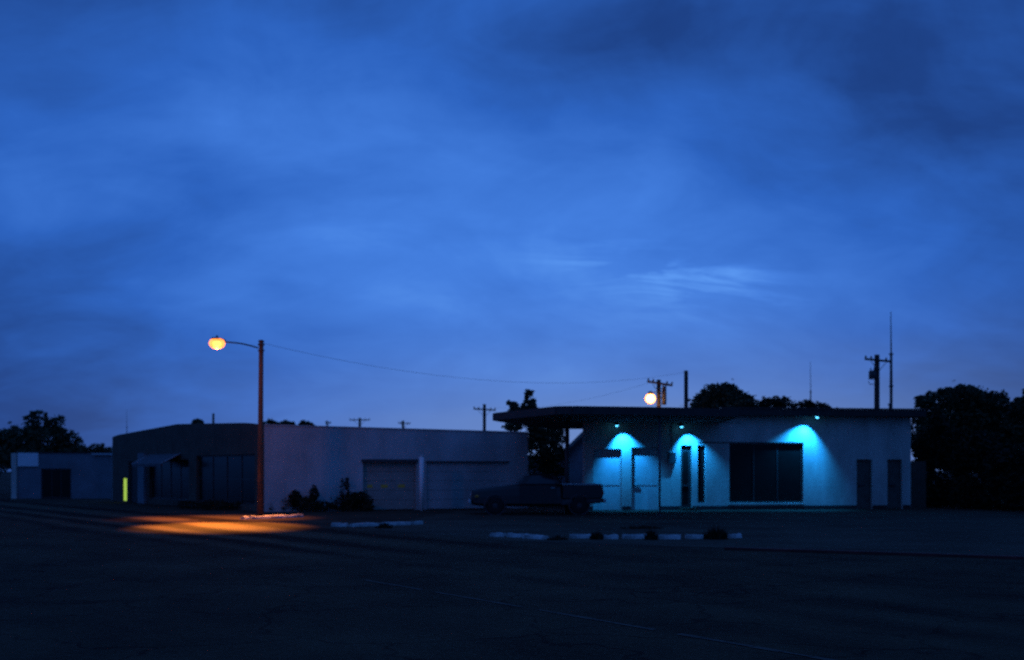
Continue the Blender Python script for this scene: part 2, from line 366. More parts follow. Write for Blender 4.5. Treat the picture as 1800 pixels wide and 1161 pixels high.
# ------------------------------------------------------------------ the ground, the lot and the road
def grid_ground():
    bm = bmesh.new()
    n = 40; s = 900
    for i in range(n):
        pass
    v = [bm.verts.new(p) for p in ((-s, -60, 0), (s, -60, 0), (s, 1500, 0), (-s, 1500, 0))]; bm.faces.new(v)
    return structure(new_obj('ground', bm, DIRT))
grid_ground()
edge = [(-90, 149), (-30, 66.5), (-8.9, 37.5), (-5.3, 32.5), (-2.6, 28.6), (-0.6, 26.0), (2.0, 24.5), (4.8, 23.3), (9.4, 20.9), (16, 18.2), (40, 10), (80, -4)]
bm = bmesh.new(); bm.faces.new([bm.verts.new((x, y, 0.008)) for x, y in edge + [(80, -40), (-140, -40), (-140, 149)]])
bmesh.ops.triangulate(bm, faces=bm.faces[:])
structure(new_obj('road', bm, ASPHALT))
lot = [(-4.2, 32.2), (-2.3, 29.4), (-0.2, 26.7), (2.2, 25.2), (5.0, 24.0), (9.6, 21.6), (16.2, 19.0), (26, 15.6), (30, 30), (21, 49), (17, 48.45), (2.95, 46.45), (1.0, 48.5), (-2.2, 45.8)]
bm = bmesh.new(); bm.faces.new([bm.verts.new((x, y, 0.004)) for x, y in lot]); bmesh.ops.triangulate(bm, faces=bm.faces[:])
structure(new_obj('station_lot', bm, LOT))
# worn paint line in the near lane
A_, B_ = Vector((-2.2, 17.0, 0)), Vector((3.6, 8.6, 0)); dl = (B_ - A_).normalized(); nl = Vector((-dl.y, dl.x, 0)) * 0.05
vsl, fsl = [], []
for i in range(30):
    if i % 7 == 5: continue
    a = A_ + (B_ - A_) * (i / 30); b = A_ + (B_ - A_) * ((i + 0.97) / 30); w = random.uniform(0.6, 1.1); k = len(vsl)
    for p, s in ((a, -1), (b, -1), (b, 1), (a, 1)):
        q = p + nl * s * w; vsl.append((q.x, q.y, 0.0125))
    fsl.append((k, k + 1, k + 2, k + 3))
structure(raw_obj('road_marking', vsl, fsl, LINEP))
# low red kerb along the lot's near edge, stone by stone
kb = bpy.data.objects.new('kerb', None); C.objects.link(kb); kb['kind'] = 'structure'
kpts = [Vector((4.4, 23.55, 0)), Vector((9.45, 21.0, 0)), Vector((16.1, 18.35, 0)), Vector((24, 15.6, 0))]
for a, b in zip(kpts, kpts[1:]):
    L_ = (b - a).length; n = int(L_ / 1.2); ang = math.atan2((b - a).y, (b - a).x)
    for i in range(n):
        p = a + (b - a) * ((i + 0.5) / n)
        o = box('kerb_stone', -L_ / n / 2 + 0.008, L_ / n / 2 - 0.008, -0.075, 0.075, 0.0, 0.07, KERBR, kb, bevel=0.012)
        o.location = (p.x, p.y, random.uniform(-0.01, 0.0)); o.rotation_euler = (random.uniform(-0.02, 0.02), 0, ang + random.uniform(-0.01, 0.01))

# white painted kerb blocks
def kerb_block(p0, p1, label, h=0.11, w=0.2):
    a = Vector((p0[0], p0[1], 0)); b = Vector((p1[0], p1[1], 0)); L_ = (b - a).length
    bm = bmesh.new(); n = max(3, int(L_ / 0.25)); prof = [(-w / 2, 0), (-w * 0.42, h * 0.8), (-w * 0.25, h), (w * 0.25, h), (w * 0.42, h * 0.8), (w / 2, 0)]
    rows = []
    for i in range(n + 1):
        x = -L_ / 2 + L_ * i / n
        jx = random.uniform(0, 0.05) if i in (0, n) else 0
        rows.append([bm.verts.new((x + (jx if i == 0 else -jx), y + random.uniform(-.006, .006), 0.0 if z == 0 else z + random.uniform(-.035, .006))) for y, z in prof])
    for r0, r1 in zip(rows, rows[1:]):
        for k in range(len(prof)):
            bm.faces.new((r0[k], r1[k], r1[(k + 1) % len(prof)], r0[(k + 1) % len(prof)]))
    bm.faces.new(rows[0]); bm.faces.new(rows[-1][::-1])
    o = new_obj('kerb_block', bm, KERBW); c = (a + b) / 2
    o.location = (c.x, c.y, 0.004); o.rotation_euler = (0, 0, math.atan2((b - a).y, (b - a).x))
    return tag(o, label, 'kerb block', 'white kerb blocks along the lot edge')
def GP(px, py): g = G(px, py); return (g.x, g.y)
kerb_block(GP(424, 913.5), GP(436, 913), 'short chipped white kerb stub at the end of the lamplit kerb')
kerb_block(GP(438, 913), GP(532, 909.5), 'long white kerb glowing orange at the foot of the street lamp')
kerb_block(GP(583, 926), GP(611, 926.5), 'short white kerb block left of the long pale kerb by the weed tuft')
kerb_block(GP(614, 927), GP(741, 922), 'long pale kerb with a dark weed tuft before it, facing the garage')
kerb_block(GP(863, 943), GP(889, 944.5), 'bright white kerb block at the garage end of the kerb row')
kerb_block(GP(892, 944.5), GP(918, 945.5), 'white kerb block second in the row, counted from the garage end')
kerb_block(GP(921, 946.5), GP(962, 949), 'grey worn kerb block before the wide gap in the row')
kerb_block(GP(1001, 946.5), GP(1042, 947), 'white kerb block between the wide gap and a weed clump')
kerb_block(GP(1058, 948), GP(1090, 948), 'grey kerb block just past the first weed clump')
kerb_block(GP(1093, 947.5), GP(1140, 947.5), 'worn kerb block ending at the middle weed clump')
kerb_block(GP(1151, 948), GP(1200, 948.5), 'pinkish worn kerb block past the middle weed clump')
kerb_block(GP(1204, 947.5), GP(1243, 947.5), 'thin worn kerb block ending at the tallest weed clump')
kerb_block(GP(1280, 946.5), GP(1301, 946), 'single short kerb block past the tallest weed clump')

# ------------------------------------------------------------------ the station building (local x along its front, y inward)
SA = Vector((2.95, 46.5, 0)); SB = Vector((17.0, 48.5, 0)); su = (SB - SA).normalized(); sang = math.atan2(su.y, su.x)
st = thing('station_building', 'low white roadside station with deep dark canopy and cyan lit front', 'building', SA, sang)
LEN = (SB - SA).length
def S(px): return on_line(SA, su, px)
def SZ(px, py): return PZ(py, SA.y + su.y * S(px))
D1 = (S(1043), S(1092.5), 0.0, SZ(1070, 789.5)); D2 = (S(1110), S(1160), 0.0, SZ(1130, 787))
D3 = (S(1197), S(1216), 0.0, SZ(1205, 783)); W1 = (S(1226.5), S(1240), SZ(1233, 884), SZ(1233, 783))
W2 = (S(1282), S(1412), SZ(1350, 884), SZ(1350, 780)); D4 = (S(1506), S(1533), 0.0, SZ(1520, 808)); D5 = (S(1560), S(1586), 0.0, SZ(1570, 808))
WT = 3.9
wall('front_wall', 0, LEN, 0, WT, [D1, D2, D3, W1, W2, D4, D5], 0.3, WHITE, st)
_iv = (Matrix.Translation(SA) @ Matrix.Rotation(sang, 4, 'Z')).inverted()
_bk = _iv @ Vector((3.62, 55.4, 0)); BX = _bk.x
prism('side_wall', [(0.0, 0.302), (0.25, 0.302), (BX + 0.25, 8.748), (BX, 8.748)], 0, WT, WHITE, st); box('side_wall', LEN - 0.25, LEN, 0.302, 9, 0, WT, WHITE, st)
box('rear_wall', BX, LEN - 0.252, 8.75, 9, 0, WT, WHITE2, st)
box('partition', S(1250), S(1250) + 0.1, 0.5, 8.7, 0.01, WT - 0.01, INSIDE, st)
box('floor_slab', BX + 0.3, LEN - 0.255, 0.305, 8.74, 0.0, 0.06, INSIDE, st)
# dark strip along the wall foot, broken at the doors
xs_ = [0.0] + [v for d in (D1, D2, D3, D4, D5) for v in (d[0], d[1])] + [LEN]
for i in range(0, len(xs_), 2):
    box('base_strip', xs_[i] + (0 if i == 0 else 0.02), xs_[i + 1] - 0.02, -0.025, -0.002, 0, 0.17, DOORD, st)
def door(parent, d, y, m, handle_left, panels=True, glass=False):
    x0, x1, z0, z1 = d
    fr = bmesh.new(); fw = 0.05
    add_box(fr, x0 + 0.002, x0 + fw, y - 0.02, y + 0.08, 0, z1 - 0.002); add_box(fr, x1 - fw, x1 - 0.002, y - 0.02, y + 0.08, 0, z1 - 0.002); add_box(fr, x0 + fw, x1 - fw, y - 0.02, y + 0.08, z1 - fw, z1 - 0.002)
    leaf = box('door', x0 + fw + 0.004, x1 - fw - 0.004, y, y + 0.045, 0.015, z1 - fw - 0.004, m, parent)
    new_obj('frame', fr, m if m is not DOORD else FRAME, leaf)
    if panels:
        for (a, b) in ((0.2, 0.9), (1.15, z1 - 0.3)):
            pass
        box('rail', x0 + fw + 0.02, x1 - fw - 0.02, y - 0.012, y - 0.001, 1.03, 1.075, m, leaf)
    if glass:
        box('pane', x0 + fw + 0.06, x1 - fw - 0.06, y - 0.008, y - 0.001, 0.25, z1 - 0.25, GLASS, leaf)
    hx = x0 + fw + 0.07 if handle_left else x1 - fw - 0.07
    bm = bmesh.new(); add_box(bm, hx - 0.02, hx + 0.02, y - 0.02, y - 0.0015, 0.93, 1.1); add_box(bm, min(hx, hx + (0.26 if handle_left else -0.26)), max(hx, hx + (0.26 if handle_left else -0.26)), y - 0.06, y - 0.02, 1.0, 1.04)
    new_obj('handle', bm, DMETAL, leaf)
    return leaf
door(st, D1, 0.17, DOORW, True); door(st, D2, 0.17, DOORW, True); door(st, D3, 0.12, DOORD, False, False, True)
DOORM = mat('faded brown door', (0.10, 0.085, 0.07), 0.7, 0.25, 4, 0.1, 30)
door(st, D4, 0.12, DOORM, True, False); door(st, D5, 0.12, DOORM, True, False)
window_unit(st, W1[0] + .004, W1[1] - .004, W1[2] + .004, W1[3] - .004, 0.10, 1, 1, 0.04)
bw = window_unit(st, W2[0] + .004, W2[1] - .004, W2[2] + .004, W2[3] - .004, 0.10, 3, 1, 0.06)
box('lintel', S(1226.5), W2[1] + 0.03, -0.022, -0.002, W2[3] + 0.012, W2[3] + 0.055, FRAME, st)
box('window_sill', W2[0] - 0.05, W2[1] + 0.05, -0.07, -0.002, W2[2] - 0.07, W2[2] - 0.01, WHITE, st)
box('meter_box', S(1174), S(1187), -0.12, -0.003, SZ(1180, 815), SZ(1180, 796), DMETAL, st, bevel=0.01)
tube('conduit', [(S(1180.5), -0.06, SZ(1180, 795.5)), (S(1180.5), -0.06, 3.58)], 0.02, METAL, st)
box('step', D3[0] - 0.1, D3[1] + 0.1, -0.6, -0.03, 0.0, 0.10, LOT, st)
# roof over the building, stopping at the canopy's back
FZ0, FZ1 = 3.9, 4.19
bm = bmesh.new(); add_box(bm, S(1262), LEN + 0.45, -0.5, 9.3, FZ0 + 0.003, FZ1); roof = new_obj('roof', bm, BROWN, st, bevel=0.02)
box('coping', S(1262) - 0.02, LEN + 0.48, -0.53, -0.47, FZ1 + 0.002, FZ1 + 0.06, BROWN, roof)
tube('vent_pipe', [(S(1588), 1.2, FZ1), (S(1588), 1.2, FZ1 + 0.32)], 0.06, DMETAL, roof)
lathe('vent_cap', [(0.02, FZ1 + 0.40), (0.11, FZ1 + 0.33), (0.11, FZ1 + 0.30)], DMETAL, roof, Matrix.Translation((S(1588), 1.2, 0)))
# low wing wall at the far end
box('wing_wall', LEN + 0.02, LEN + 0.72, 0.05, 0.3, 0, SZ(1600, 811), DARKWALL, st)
# the canopy in the station's frame
inv = Matrix.Translation(SA) @ Matrix.Rotation(sang, 4, 'Z'); inv = inv.inverted()
def loc2(x, y): q = inv @ Vector((x, y, 0)); return (q.x, q.y)
cpoly_w = [(1.55, 39.7), (2.1, 39.55), (5.2, 40.3), (8.25, 41.45), (8.6, 47.0), (8.45, 55.2), (2.0, 54.3), (1.5, 51.8), (-0.28, 46.6), (-0.72, 44.75), (-0.62, 44.3)]
cpoly = [loc2(*p) for p in cpoly_w]
can = prism('canopy', cpoly, 3.622, 3.845, BROWN, st)
# fascia boards one by one round the canopy's edge
for i in range(len(cpoly)):
    a, b = Vector((*cpoly[i], 0)), Vector((*cpoly[(i + 1) % len(cpoly)], 0))
    if i in (4, 5, 6): continue
    d = (b - a); L_ = d.length; ang = math.atan2(d.y, d.x)
    o = box('fascia_board', 0.003, L_ - 0.003, -0.045, -0.003, 3.60, 3.885, BROWN, can)
    o.location = (a.x, a.y, 0); o.rotation_euler = (0, 0, ang)
# soffit boards below, laid front to back and clipped to the canopy's outline
def clip_x(poly, xa, xb):
    def cut(p, x, keep):
        o = []
        for i in range(len(p)):
            a, b = p[i], p[(i + 1) % len(p)]
            ia, ib = keep(a[0], x), keep(b[0], x)
            if ia: o.append(a)
            if ia != ib:
                t = (x - a[0]) / (b[0] - a[0]); o.append((x, a[1] + (b[1] - a[1]) * t))
        return o
    return cut(cut(poly, xa, lambda v, x: v >= x), xb, lambda v, x: v <= x)
front_only = [p for p in cpoly]
xmin = min(p[0] for p in cpoly); xmax = max(p[0] for p in cpoly); k = xmin
while k < xmax - 0.05:
    pl = clip_x(cpoly, k + 0.006, min(k + 0.6, xmax) - 0.006)
    if k > -0.4: pl = [(x, min(y, -0.01)) for x, y in pl]
    cl = []
    for q in pl:
        if not cl or (abs(q[0] - cl[-1][0]) + abs(q[1] - cl[-1][1])) > 1e-3: cl.append(q)
    if len(cl) >= 3: prism('soffit_board', cl, 3.602, 3.619, SOFFIT, can)
    k += 0.6
# canopy posts
for (px, Y, r, pm) in ((997, 44.3, 0.085, DMETAL), (1159.5, 40.75, 0.038, CANVAS)):
    x, y = loc2(PX(px, Y), Y)
    p = tube('post', [(x, y, 0.0), (x, y, 3.60)], r, pm, st, 14)
    box('base_plate', x - 0.16, x + 0.16, y - 0.16, y + 0.16, 0.006, 0.03, DMETAL, p)
# things behind the big window
tag(box('cardboard_box', -0.18, 0.18, -0.15, 0.15, 0, 0.33, BOXES, bevel=0.006), 'pale box standing inside the big dark window', 'box')
o = bpy.data.objects['cardboard_box']; q = st.matrix_world
SM = Matrix.Translation(SA) @ Matrix.Rotation(sang, 4, 'Z')
o.location = SM @ Vector((S(1312), 0.55, 0.5)); o.rotation_euler = (0, 0, 0.4)
t = box('counter', -1.3, 1.3, -0.25, 0.25, 0, 0.44, INSIDE, None, bevel=0.01); tag(t, 'low dark display counter inside the big window', 'counter')
t.location = SM @ Vector((S(1330), 0.62, 0.06)); t.rotation_euler = (0, 0, sang)
bm = bmesh.new(); nn = 24
cx0, cx1 = S(1383), S(1406); rows = []
for i in range(nn + 1):
    x = cx0 + (cx1 - cx0) * i / nn; y = 0.42 + 0.03 * math.sin(i * 1.7)
    rows.append((bm.verts.new((x, y, 1.2)), bm.verts.new((x, y, W2[3] + 0.1)), bm.verts.new((x, y + 0.01, 1.2)), bm.verts.new((x, y + 0.01, W2[3] + 0.1))))
for a, b in zip(rows, rows[1:]): bm.faces.new((a[0], b[0], b[1], a[1])); bm.faces.new((a[2], a[3], b[3], b[2]))
cu_ = new_obj('curtain', bm, CURTAIN, None, smooth=True); cu_.matrix_world = SM; tag(cu_, 'short pale curtain hanging inside the big window corner', 'curtain')

# the three cyan floodlights under the eaves
CY = (0.01, 0.31, 1.0)
def wall_lamp(px, py, d, aim_x, aim_y, half, power, label, blend=0.75):
    x, z = S(px), SZ(px, py); root = thing('wall_floodlight', label, 'wall lamp', SM @ Vector((x, 0, z)), sang, 'cyan floodlights under the eaves')
    lathe('wall_plate', [(0.06, 0.0), (0.06, 0.03), (0.03, 0.035)], DMETAL, root, Matrix.Rotation(R(90), 4, 'X') @ Matrix.Translation((0, 0.10, 0.003)))
    tube('arm', [(0, -0.03, 0.10), (0, -d * 0.6, 0.17), (0, -d, 0.14)], 0.018, DMETAL, root, 8)
    direc = Vector((aim_x, aim_y, -1)).normalized()
    rot = direc.to_track_quat('-Z', 'Y').to_matrix().to_4x4()
    mt = Matrix.Translation((0, -d, 0.0)) @ rot
    bm = bmesh.new(); seg = 20; prof = [(0.035, 0.16), (0.06, 0.13), (0.075, 0.05), (0.085, 0.0), (0.080, 0.0), (0.070, 0.05), (0.05, 0.115), (0.01, 0.12)]
    add_lathe(bm, prof, mt, seg); new_obj('hood', bm, DMETAL, root, smooth=True)
    lathe('bulb', [(0.01, 0.05), (0.05, 0.04), (0.062, 0.0), (0.065, -0.03), (0.045, -0.06), (0.005, -0.07)], mat('cyan lamp glass', (0.5, 0.8, 0.8), 0.3, 0.05, 5, 0, emit=(0.08, 0.55, 1.0), estr=4.0), root, mt, 16)
    li = bpy.data.lights.new('floodlight', 'SPOT'); li.energy = power; li.color = CY; li.spot_size = R(half * 2); li.spot_blend = blend; li.shadow_soft_size = 0.03
    lo = bpy.data.objects.new('floodlight_glow', li); C.objects.link(lo); lo.parent = root
    lo.matrix_local = Matrix.Translation((0.28 if aim_x > 0 else -0.22, -d, 0)) @ rot @ Matrix.Translation((0, 0, -0.115))
    return root
wall_lamp(1080, 748, 0.42, 0.12, 0.28, 46, 700, 'cyan floodlight between the two white doors under the canopy')
wall_lamp(1193, 750, 0.42, 0.16, 0.28, 46, 640, 'cyan floodlight above the narrow dark glass door')
wall_lamp(1428, 734, 0.52, -0.22, 0.26, 51, 900, 'cyan floodlight above the big dark window corner')

# ------------------------------------------------------------------ the garage building at the corner
GC = Vector((-9.8, 45.0, 0)); GR = Vector((0.69, 49.5, 0)); gu = (GR - GC).normalized(); GLr = (GR - GC).length
lu = Vector((-0.59, 0.81, 0)).normalized(); GLl = 19.7
ga = thing('garage_building', 'long low garage with dark gabled front and pale side wall', 'building', GC, math.atan2(gu.y, gu.x))
GM = Matrix.Translation(GC) @ Matrix.Rotation(math.atan2(gu.y, gu.x), 4, 'Z')
def Gs(px): return on_line(GC, gu, px)
def Gz(px, py): return PZ(py, GC.y + gu.y * Gs(px))
GD1 = (Gs(638), Gs(732), 0.0, Gz(685, 812)); GD2 = (Gs(750), Gs(893), 0.0, Gz(820, 813))
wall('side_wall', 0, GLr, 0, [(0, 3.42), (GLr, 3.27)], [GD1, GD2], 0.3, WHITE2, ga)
# roll doors: each section a panel of its own
def sect_door(d, y, m, n, panes=()):
    root = box('door', d[0] + 0.003, d[1] - 0.003, y + 0.06, y + 0.09, 0.02, d[3] - 0.003, m, ga)
    h = (d[3] - 0.03) / n
    for i in range(n):
        z = 0.02 + i * h
        box('panel', d[0] + 0.01, d[1] - 0.01, y, y + 0.056, z + 0.006, z + h - 0.006, m, root, bevel=0.006)
    for (a, b, i) in panes:
        z = 0.02 + i * h
        box('pane', a, b, y - 0.009, y - 0.002, z + h * 0.3, z + h * 0.62, GLASSG, root)
    return root
sect_door(GD1, 0.2, DOORG, 5, [(Gs(648), Gs(657), 2), (Gs(672), Gs(684), 2), (Gs(702), Gs(714), 2)])
sect_door(GD2, 0.07, DOORW if False else WHITE2, 5)
box('lintel', GD1[0] - 0.06, GD1[1] + 0.05, -0.10, -0.003, GD1[3] - 0.02, GD1[3] + 0.10, DMETAL, ga)
box('lintel', GD2[0] - 0.02, GD2[1] + 0.02, -0.06, -0.003, GD2[3] - 0.01, GD2[3] + 0.05, DMETAL, ga)
box('coping', -0.03, GLr + 0.03, -0.035, 0.33, 3.425, 3.47, WHITE2, ga).rotation_euler = (0, math.atan2(0.15, GLr), 0)
# the dark front along the road: a child wall set in its own frame
fa = math.atan2(lu.y, lu.x) - math.atan2(gu.y, gu.x)
def Ls(px): return on_line(GC, lu, px)
def Lz(px, py): return PZ(py, GC.y + lu.y * Ls(px))
LT = [(0.0, 3.44), (2.2, 3.6), (GLl * 0.5, 3.80), (GLl - 1.0, 3.52), (GLl, 3.43)]
OW1 = (Ls(448), Ls(345), 0.25, 2.3); OW2 = (Ls(332), Ls(262), 0.25, 2.15); OD = (Ls(245), Ls(226), 0.0, 2.1); OL = (Ls(223.0), Ls(215.5), 0.02, 1.27)
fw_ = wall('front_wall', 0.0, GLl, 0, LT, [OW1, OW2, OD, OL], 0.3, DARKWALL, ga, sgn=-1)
fw_.rotation_euler = (0, 0, fa)
def infront(o): o.parent = ga; o.rotation_euler = (0, 0, fa); return o
infront(window_unit(ga, OW1[0] + .01, OW1[1] - .01, OW1[2] + .01, OW1[3] - .01, -0.12, 4, 2, 0.06, -1))
infront(window_unit(ga, OW2[0] + .01, OW2[1] - .01, OW2[2] + .01, OW2[3] - .01, -0.12, 4, 2, 0.06, -1))
infront(box('door', OD[0] + .01, OD[1] - .01, -0.12, -0.17, 0.01, OD[3] - .01, DOORD, ga))
infront(window_unit(ga, OL[0] + .01, OL[1] - .01, OL[2] + .01, OL[3] - .01, -0.02, 1, 1, 0.03, -1, GLASSL, name='sidelight'))
infront(box('pilaster', Ls(258), Ls(247), 0.003, 0.15, 0, 2.5, PALEWALL, ga))
# awning over the second shop window
ax0, ax1 = Ls(318), Ls(266); zt_, zb_ = 2.42, 1.95; pj = 0.95
bm = bmesh.new()
pr = [(0.004, zt_), (pj, zb_), (pj, zb_ - 0.12), (pj - 0.02, zb_ - 0.12), (pj - 0.02, zb_ - 0.02), (0.004, zt_ - 0.03)]
L0 = [bm.verts.new((ax0, y, z)) for y, z in pr]; L1 = [bm.verts.new((ax1, y, z)) for y, z in pr]
for i in range(6): bm.faces.new((L0[i], L0[(i + 1) % 6], L1[(i + 1) % 6], L1[i]))
bm.faces.new(L0[::-1]); bm.faces.new(L1)
aw = infront(new_obj('awning', bm, CANVAS, ga))
for xx in (ax0 - 0.022, ax1 + 0.022):
    tube('awning_bar', [(xx, 0.02, zt_ + 0.012), (xx, pj, zb_ + 0.012)], 0.022, TRIMP, aw, 8)
# roof and rear walls of the garage
D_l = GM.inverted() @ (GC + lu * GLl); D_m = GM.inverted() @ (GC + lu * GLl * 0.5)
vx = Vector((GLr, 0, 0))
def gp(v_, z): return (v_.x, v_.y, z)
o_in = 0.12; nrm = Vector((0, 0.3, 0))
c0 = Vector((0.05, 0.31, 0)); 
a0, am, al = Vector((0.35, 0.32, 0)), D_m + Vector((0.4, 0, 0)), D_l + Vector((0.4, 0, 0))
b0, bmid, bl = Vector((GLr - 0.02, 0.32, 0)), D_m + vx, D_l + vx
raw_obj('roof', [gp(a0, 3.22), gp(am, 3.62), gp(al, 3.3), gp(b0, 3.12), gp(bmid, 3.52), gp(bl, 3.2),
                 gp(a0, 3.12), gp(am, 3.52), gp(al, 3.2), gp(b0, 3.02), gp(bmid, 3.42), gp(bl, 3.1)],
        [(0, 3, 4, 1), (1, 4, 5, 2), (6, 7, 10, 9), (7, 8, 11, 10), (0, 1, 7, 6), (1, 2, 8, 7), (3, 9, 10, 4), (4, 10, 11, 5), (2, 5, 11, 8), (0, 6, 9, 3)], ROOF, ga)
rw = bmesh.new()
e0 = Vector((GLr, 0.3, 0)); e1 = D_l + vx; f0 = D_l
for (p, q, h) in ((e0, e1, 3.0), (f0, e1, 3.0)):
    d = (q - p); n = Vector((-d.y, d.x, 0)).normalized() * 0.2
    if (p - e0).length < .01: n = -n if n.x > 0 else n
    v8 = [rw.verts.new(gp(w, z)) for z in (0, h) for w in (p, q, q + n, p + n)]
    for f in ((0, 3, 2, 1), (4, 5, 6, 7), (0, 1, 5, 4), (1, 2, 6, 5), (2, 3, 7, 6), (3, 0, 4, 7)): rw.faces.new([v8[i] for i in f])
new_obj('rear_wall', rw, WHITE2, ga)
# white post between the bays
wp = Vector((PX(741, 46.6), 46.6, 0))
wpo = thing('white_post', 'slim white painted pipe post between the two garage doors', 'post', wp)
tube('pipe', [(0, 0, 0), (0, 0, 2.22)], 0.095, mat('white post paint', (0.88, 0.86, 0.82), 0.6, 0.12, 6, 0.1, 30), wpo, 14)
lathe('cap', [(0.10, 2.215), (0.105, 2.235), (0.06, 2.28), (0.01, 2.30)], KERBW, wpo)

# ------------------------------------------------------------------ small pale building beyond the garage
LY = 66.0
lb = thing('low_shed_building', 'small pale flat roofed building beyond the garage with white sign panel', 'building', (PX(25, LY), LY, 0), 0.06)
w_ = (196 - 25) * LY / F
def Lx(px): return (px - 25) * LY / F
def Lzz(py): return PZ(py, LY)
o1 = (Lx(71), Lx(123), 0.0, Lzz(824))
wall('front_wall', 0, w_, 0, Lzz(797), [o1], 0.25, PALEWALL, lb)
box('side_wall', 0, 0.25, 0.252, 6, 0, Lzz(797), WHITE, lb); box('side_wall', w_ - 0.25, w_, 0.252, 6, 0, Lzz(797), PALEWALL, lb)
box('rear_wall', 0.252, w_ - 0.252, 5.75, 6, 0, Lzz(797), PALEWALL, lb)
box('roof', -0.05, w_ + 0.05, -0.05, 6.05, Lzz(797) + 0.002, Lzz(797) + 0.05, ROOF, lb)
box('corner_post', -0.12, 0.16, -0.14, -0.003, 0, Lzz(797), WHITE, lb)
box('sign_panel', Lx(32), Lx(67), -0.12, -0.003, Lzz(820), Lzz(796.5), mat('blank white sign panel', (0.75, 0.75, 0.75), 0.6, 0.08, 3, 0.05, 30), lb)
box('roof_strip', Lx(160), w_ + 0.02, -0.16, -0.052, Lzz(800), Lzz(797), TRIMP, lb)
window_unit(lb, o1[0] + .01, o1[1] - .01, 0.02, o1[3] - .01, 0.08, 3, 1, 0.06)

# gabled house behind the station
HY = 62.0; hx = PX(999, HY) + 1.6
ho = thing('gabled_house', 'pale gabled house glimpsed between the tree and the station', 'house', (hx, HY, 0))
hw = 3.4; hz = PZ(798, HY); ridge = hz + 1.7
wall('front_wall', -1.6, -1.6 + hw, 0, [(-1.6, hz), (-1.6 + hw / 2, ridge), (-1.6 + hw, hz)], [(0.1, 0.75, 0.9, 1.9)], 0.25, PALEWALL, ho)
window_unit(ho, 0.11, 0.74, 0.91, 1.89, 0.06, 1, 2, 0.05)
box('side_wall', -1.6, -1.35, 0.252, 8, 0, hz, PALEWALL, ho); box('side_wall', hw - 1.85, hw - 1.6, 0.252, 8, 0, hz, PALEWALL, ho)
rp = [(-1.9, hz - 0.36), (-1.6 + hw / 2, ridge - 0.06), (hw - 1.3, hz - 0.36), (hw - 1.3, hz - 0.05), (-1.6 + hw / 2, ridge + 0.22), (-1.9, hz - 0.05)]
bm = bmesh.new(); l0 = [bm.verts.new((x, -0.3, z)) for x, z in rp]; l1 = [bm.verts.new((x, 8.2, z)) for x, z in rp]
for i in range(6): bm.faces.new((l0[i], l0[(i + 1) % 6], l1[(i + 1) % 6], l1[i]))
bm.faces.new((l0[0], l0[1], l0[4], l0[5])); bm.faces.new((l0[1], l0[2], l0[3], l0[4])); bm.faces.new((l1[0], l1[5], l1[4], l1[1])); bm.faces.new((l1[1], l1[4], l1[3], l1[2]))
new_obj('roof', bm, ROOF, ho)

box('wing_wall', -4.2, -1.62, 0.3, 0.5, 0, PZ(804, HY), PALEWALL, ho)
box('wing_roof', -4.3, -1.62, 0.1, 4.0, PZ(804, HY) + 0.002, PZ(804, HY) + 0.10, ROOF, ho)

# ------------------------------------------------------------------ street lamp
LPY = 41.3; lp = Vector((PX(457.5, LPY), LPY, 0))
sl = thing('street_lamp', 'wooden street lamp pole with curved arm and glowing orange head', 'street lamp', lp)
ptop = PZ(600, LPY)
tube('pole', [(0, 0, -0.1), (0.01, 0, ptop * 0.5), (0.035, 0, ptop)], [0.112, 0.095, 0.083], WOOD, sl, 16)
lathe('pole_cap', [(0.112, ptop - 0.02), (0.112, ptop + 0.015), (0.02, ptop + 0.05)], DMETAL, sl, Matrix.Translation((0.035, 0, 0)))
HYd = 38.9
hp = Vector((PX(381.5, HYd), HYd, PZ(604, HYd))) - lp
att = Vector((-0.08, -0.05, PZ(612, LPY)))
yaw = math.atan2(hp.y - att.y, hp.x - att.x); e = hp + Vector((-0.45 * math.cos(yaw), -0.45 * math.sin(yaw), 0.085))
pts = [att.lerp(e, k / 8) + Vector((0, 0, 0.05 * math.sin(math.pi * k / 8 * 0.95))) for k in range(9)]
tube('arm', pts, [0.026] * 9, DMETAL, sl, 10)
for dz_ in (-0.1, 0.12):
    lathe('arm_clamp', [(0.118, -0.025), (0.125, 0), (0.118, 0.025)], DMETAL, sl, Matrix.Translation((0.033, 0, att.z + dz_)))
yaw = math.atan2(hp.y - att.y, hp.x - att.x)
mt = Matrix.Translation(hp) @ Matrix.Rotation(yaw, 4, 'Z')
bm = bmesh.new(); rows = []
for (x, w, h) in ((-0.48, 0.04, 0.04), (-0.40, 0.06, 0.05), (-0.2, 0.13, 0.06), (0.05, 0.15, 0.07), (0.2, 0.11, 0.05), (0.26, 0.05, 0.03)):
    rows.append([bm.verts.new(mt @ Vector((x, w * math.cos(a), h * math.sin(a) * (1 if math.sin(a) > 0 else 0.1) + 0.14))) for a in [2 * math.pi * k / 16 for k in range(16)]])
for r0, r1 in zip(rows, rows[1:]):
    for k in range(16): bm.faces.new((r0[k], r0[(k + 1) % 16], r1[(k + 1) % 16], r1[k]))
bm.faces.new(rows[0][::-1]); bm.faces.new(rows[-1])
hd = new_obj('lamp_head', bm, METAL, sl, smooth=True)
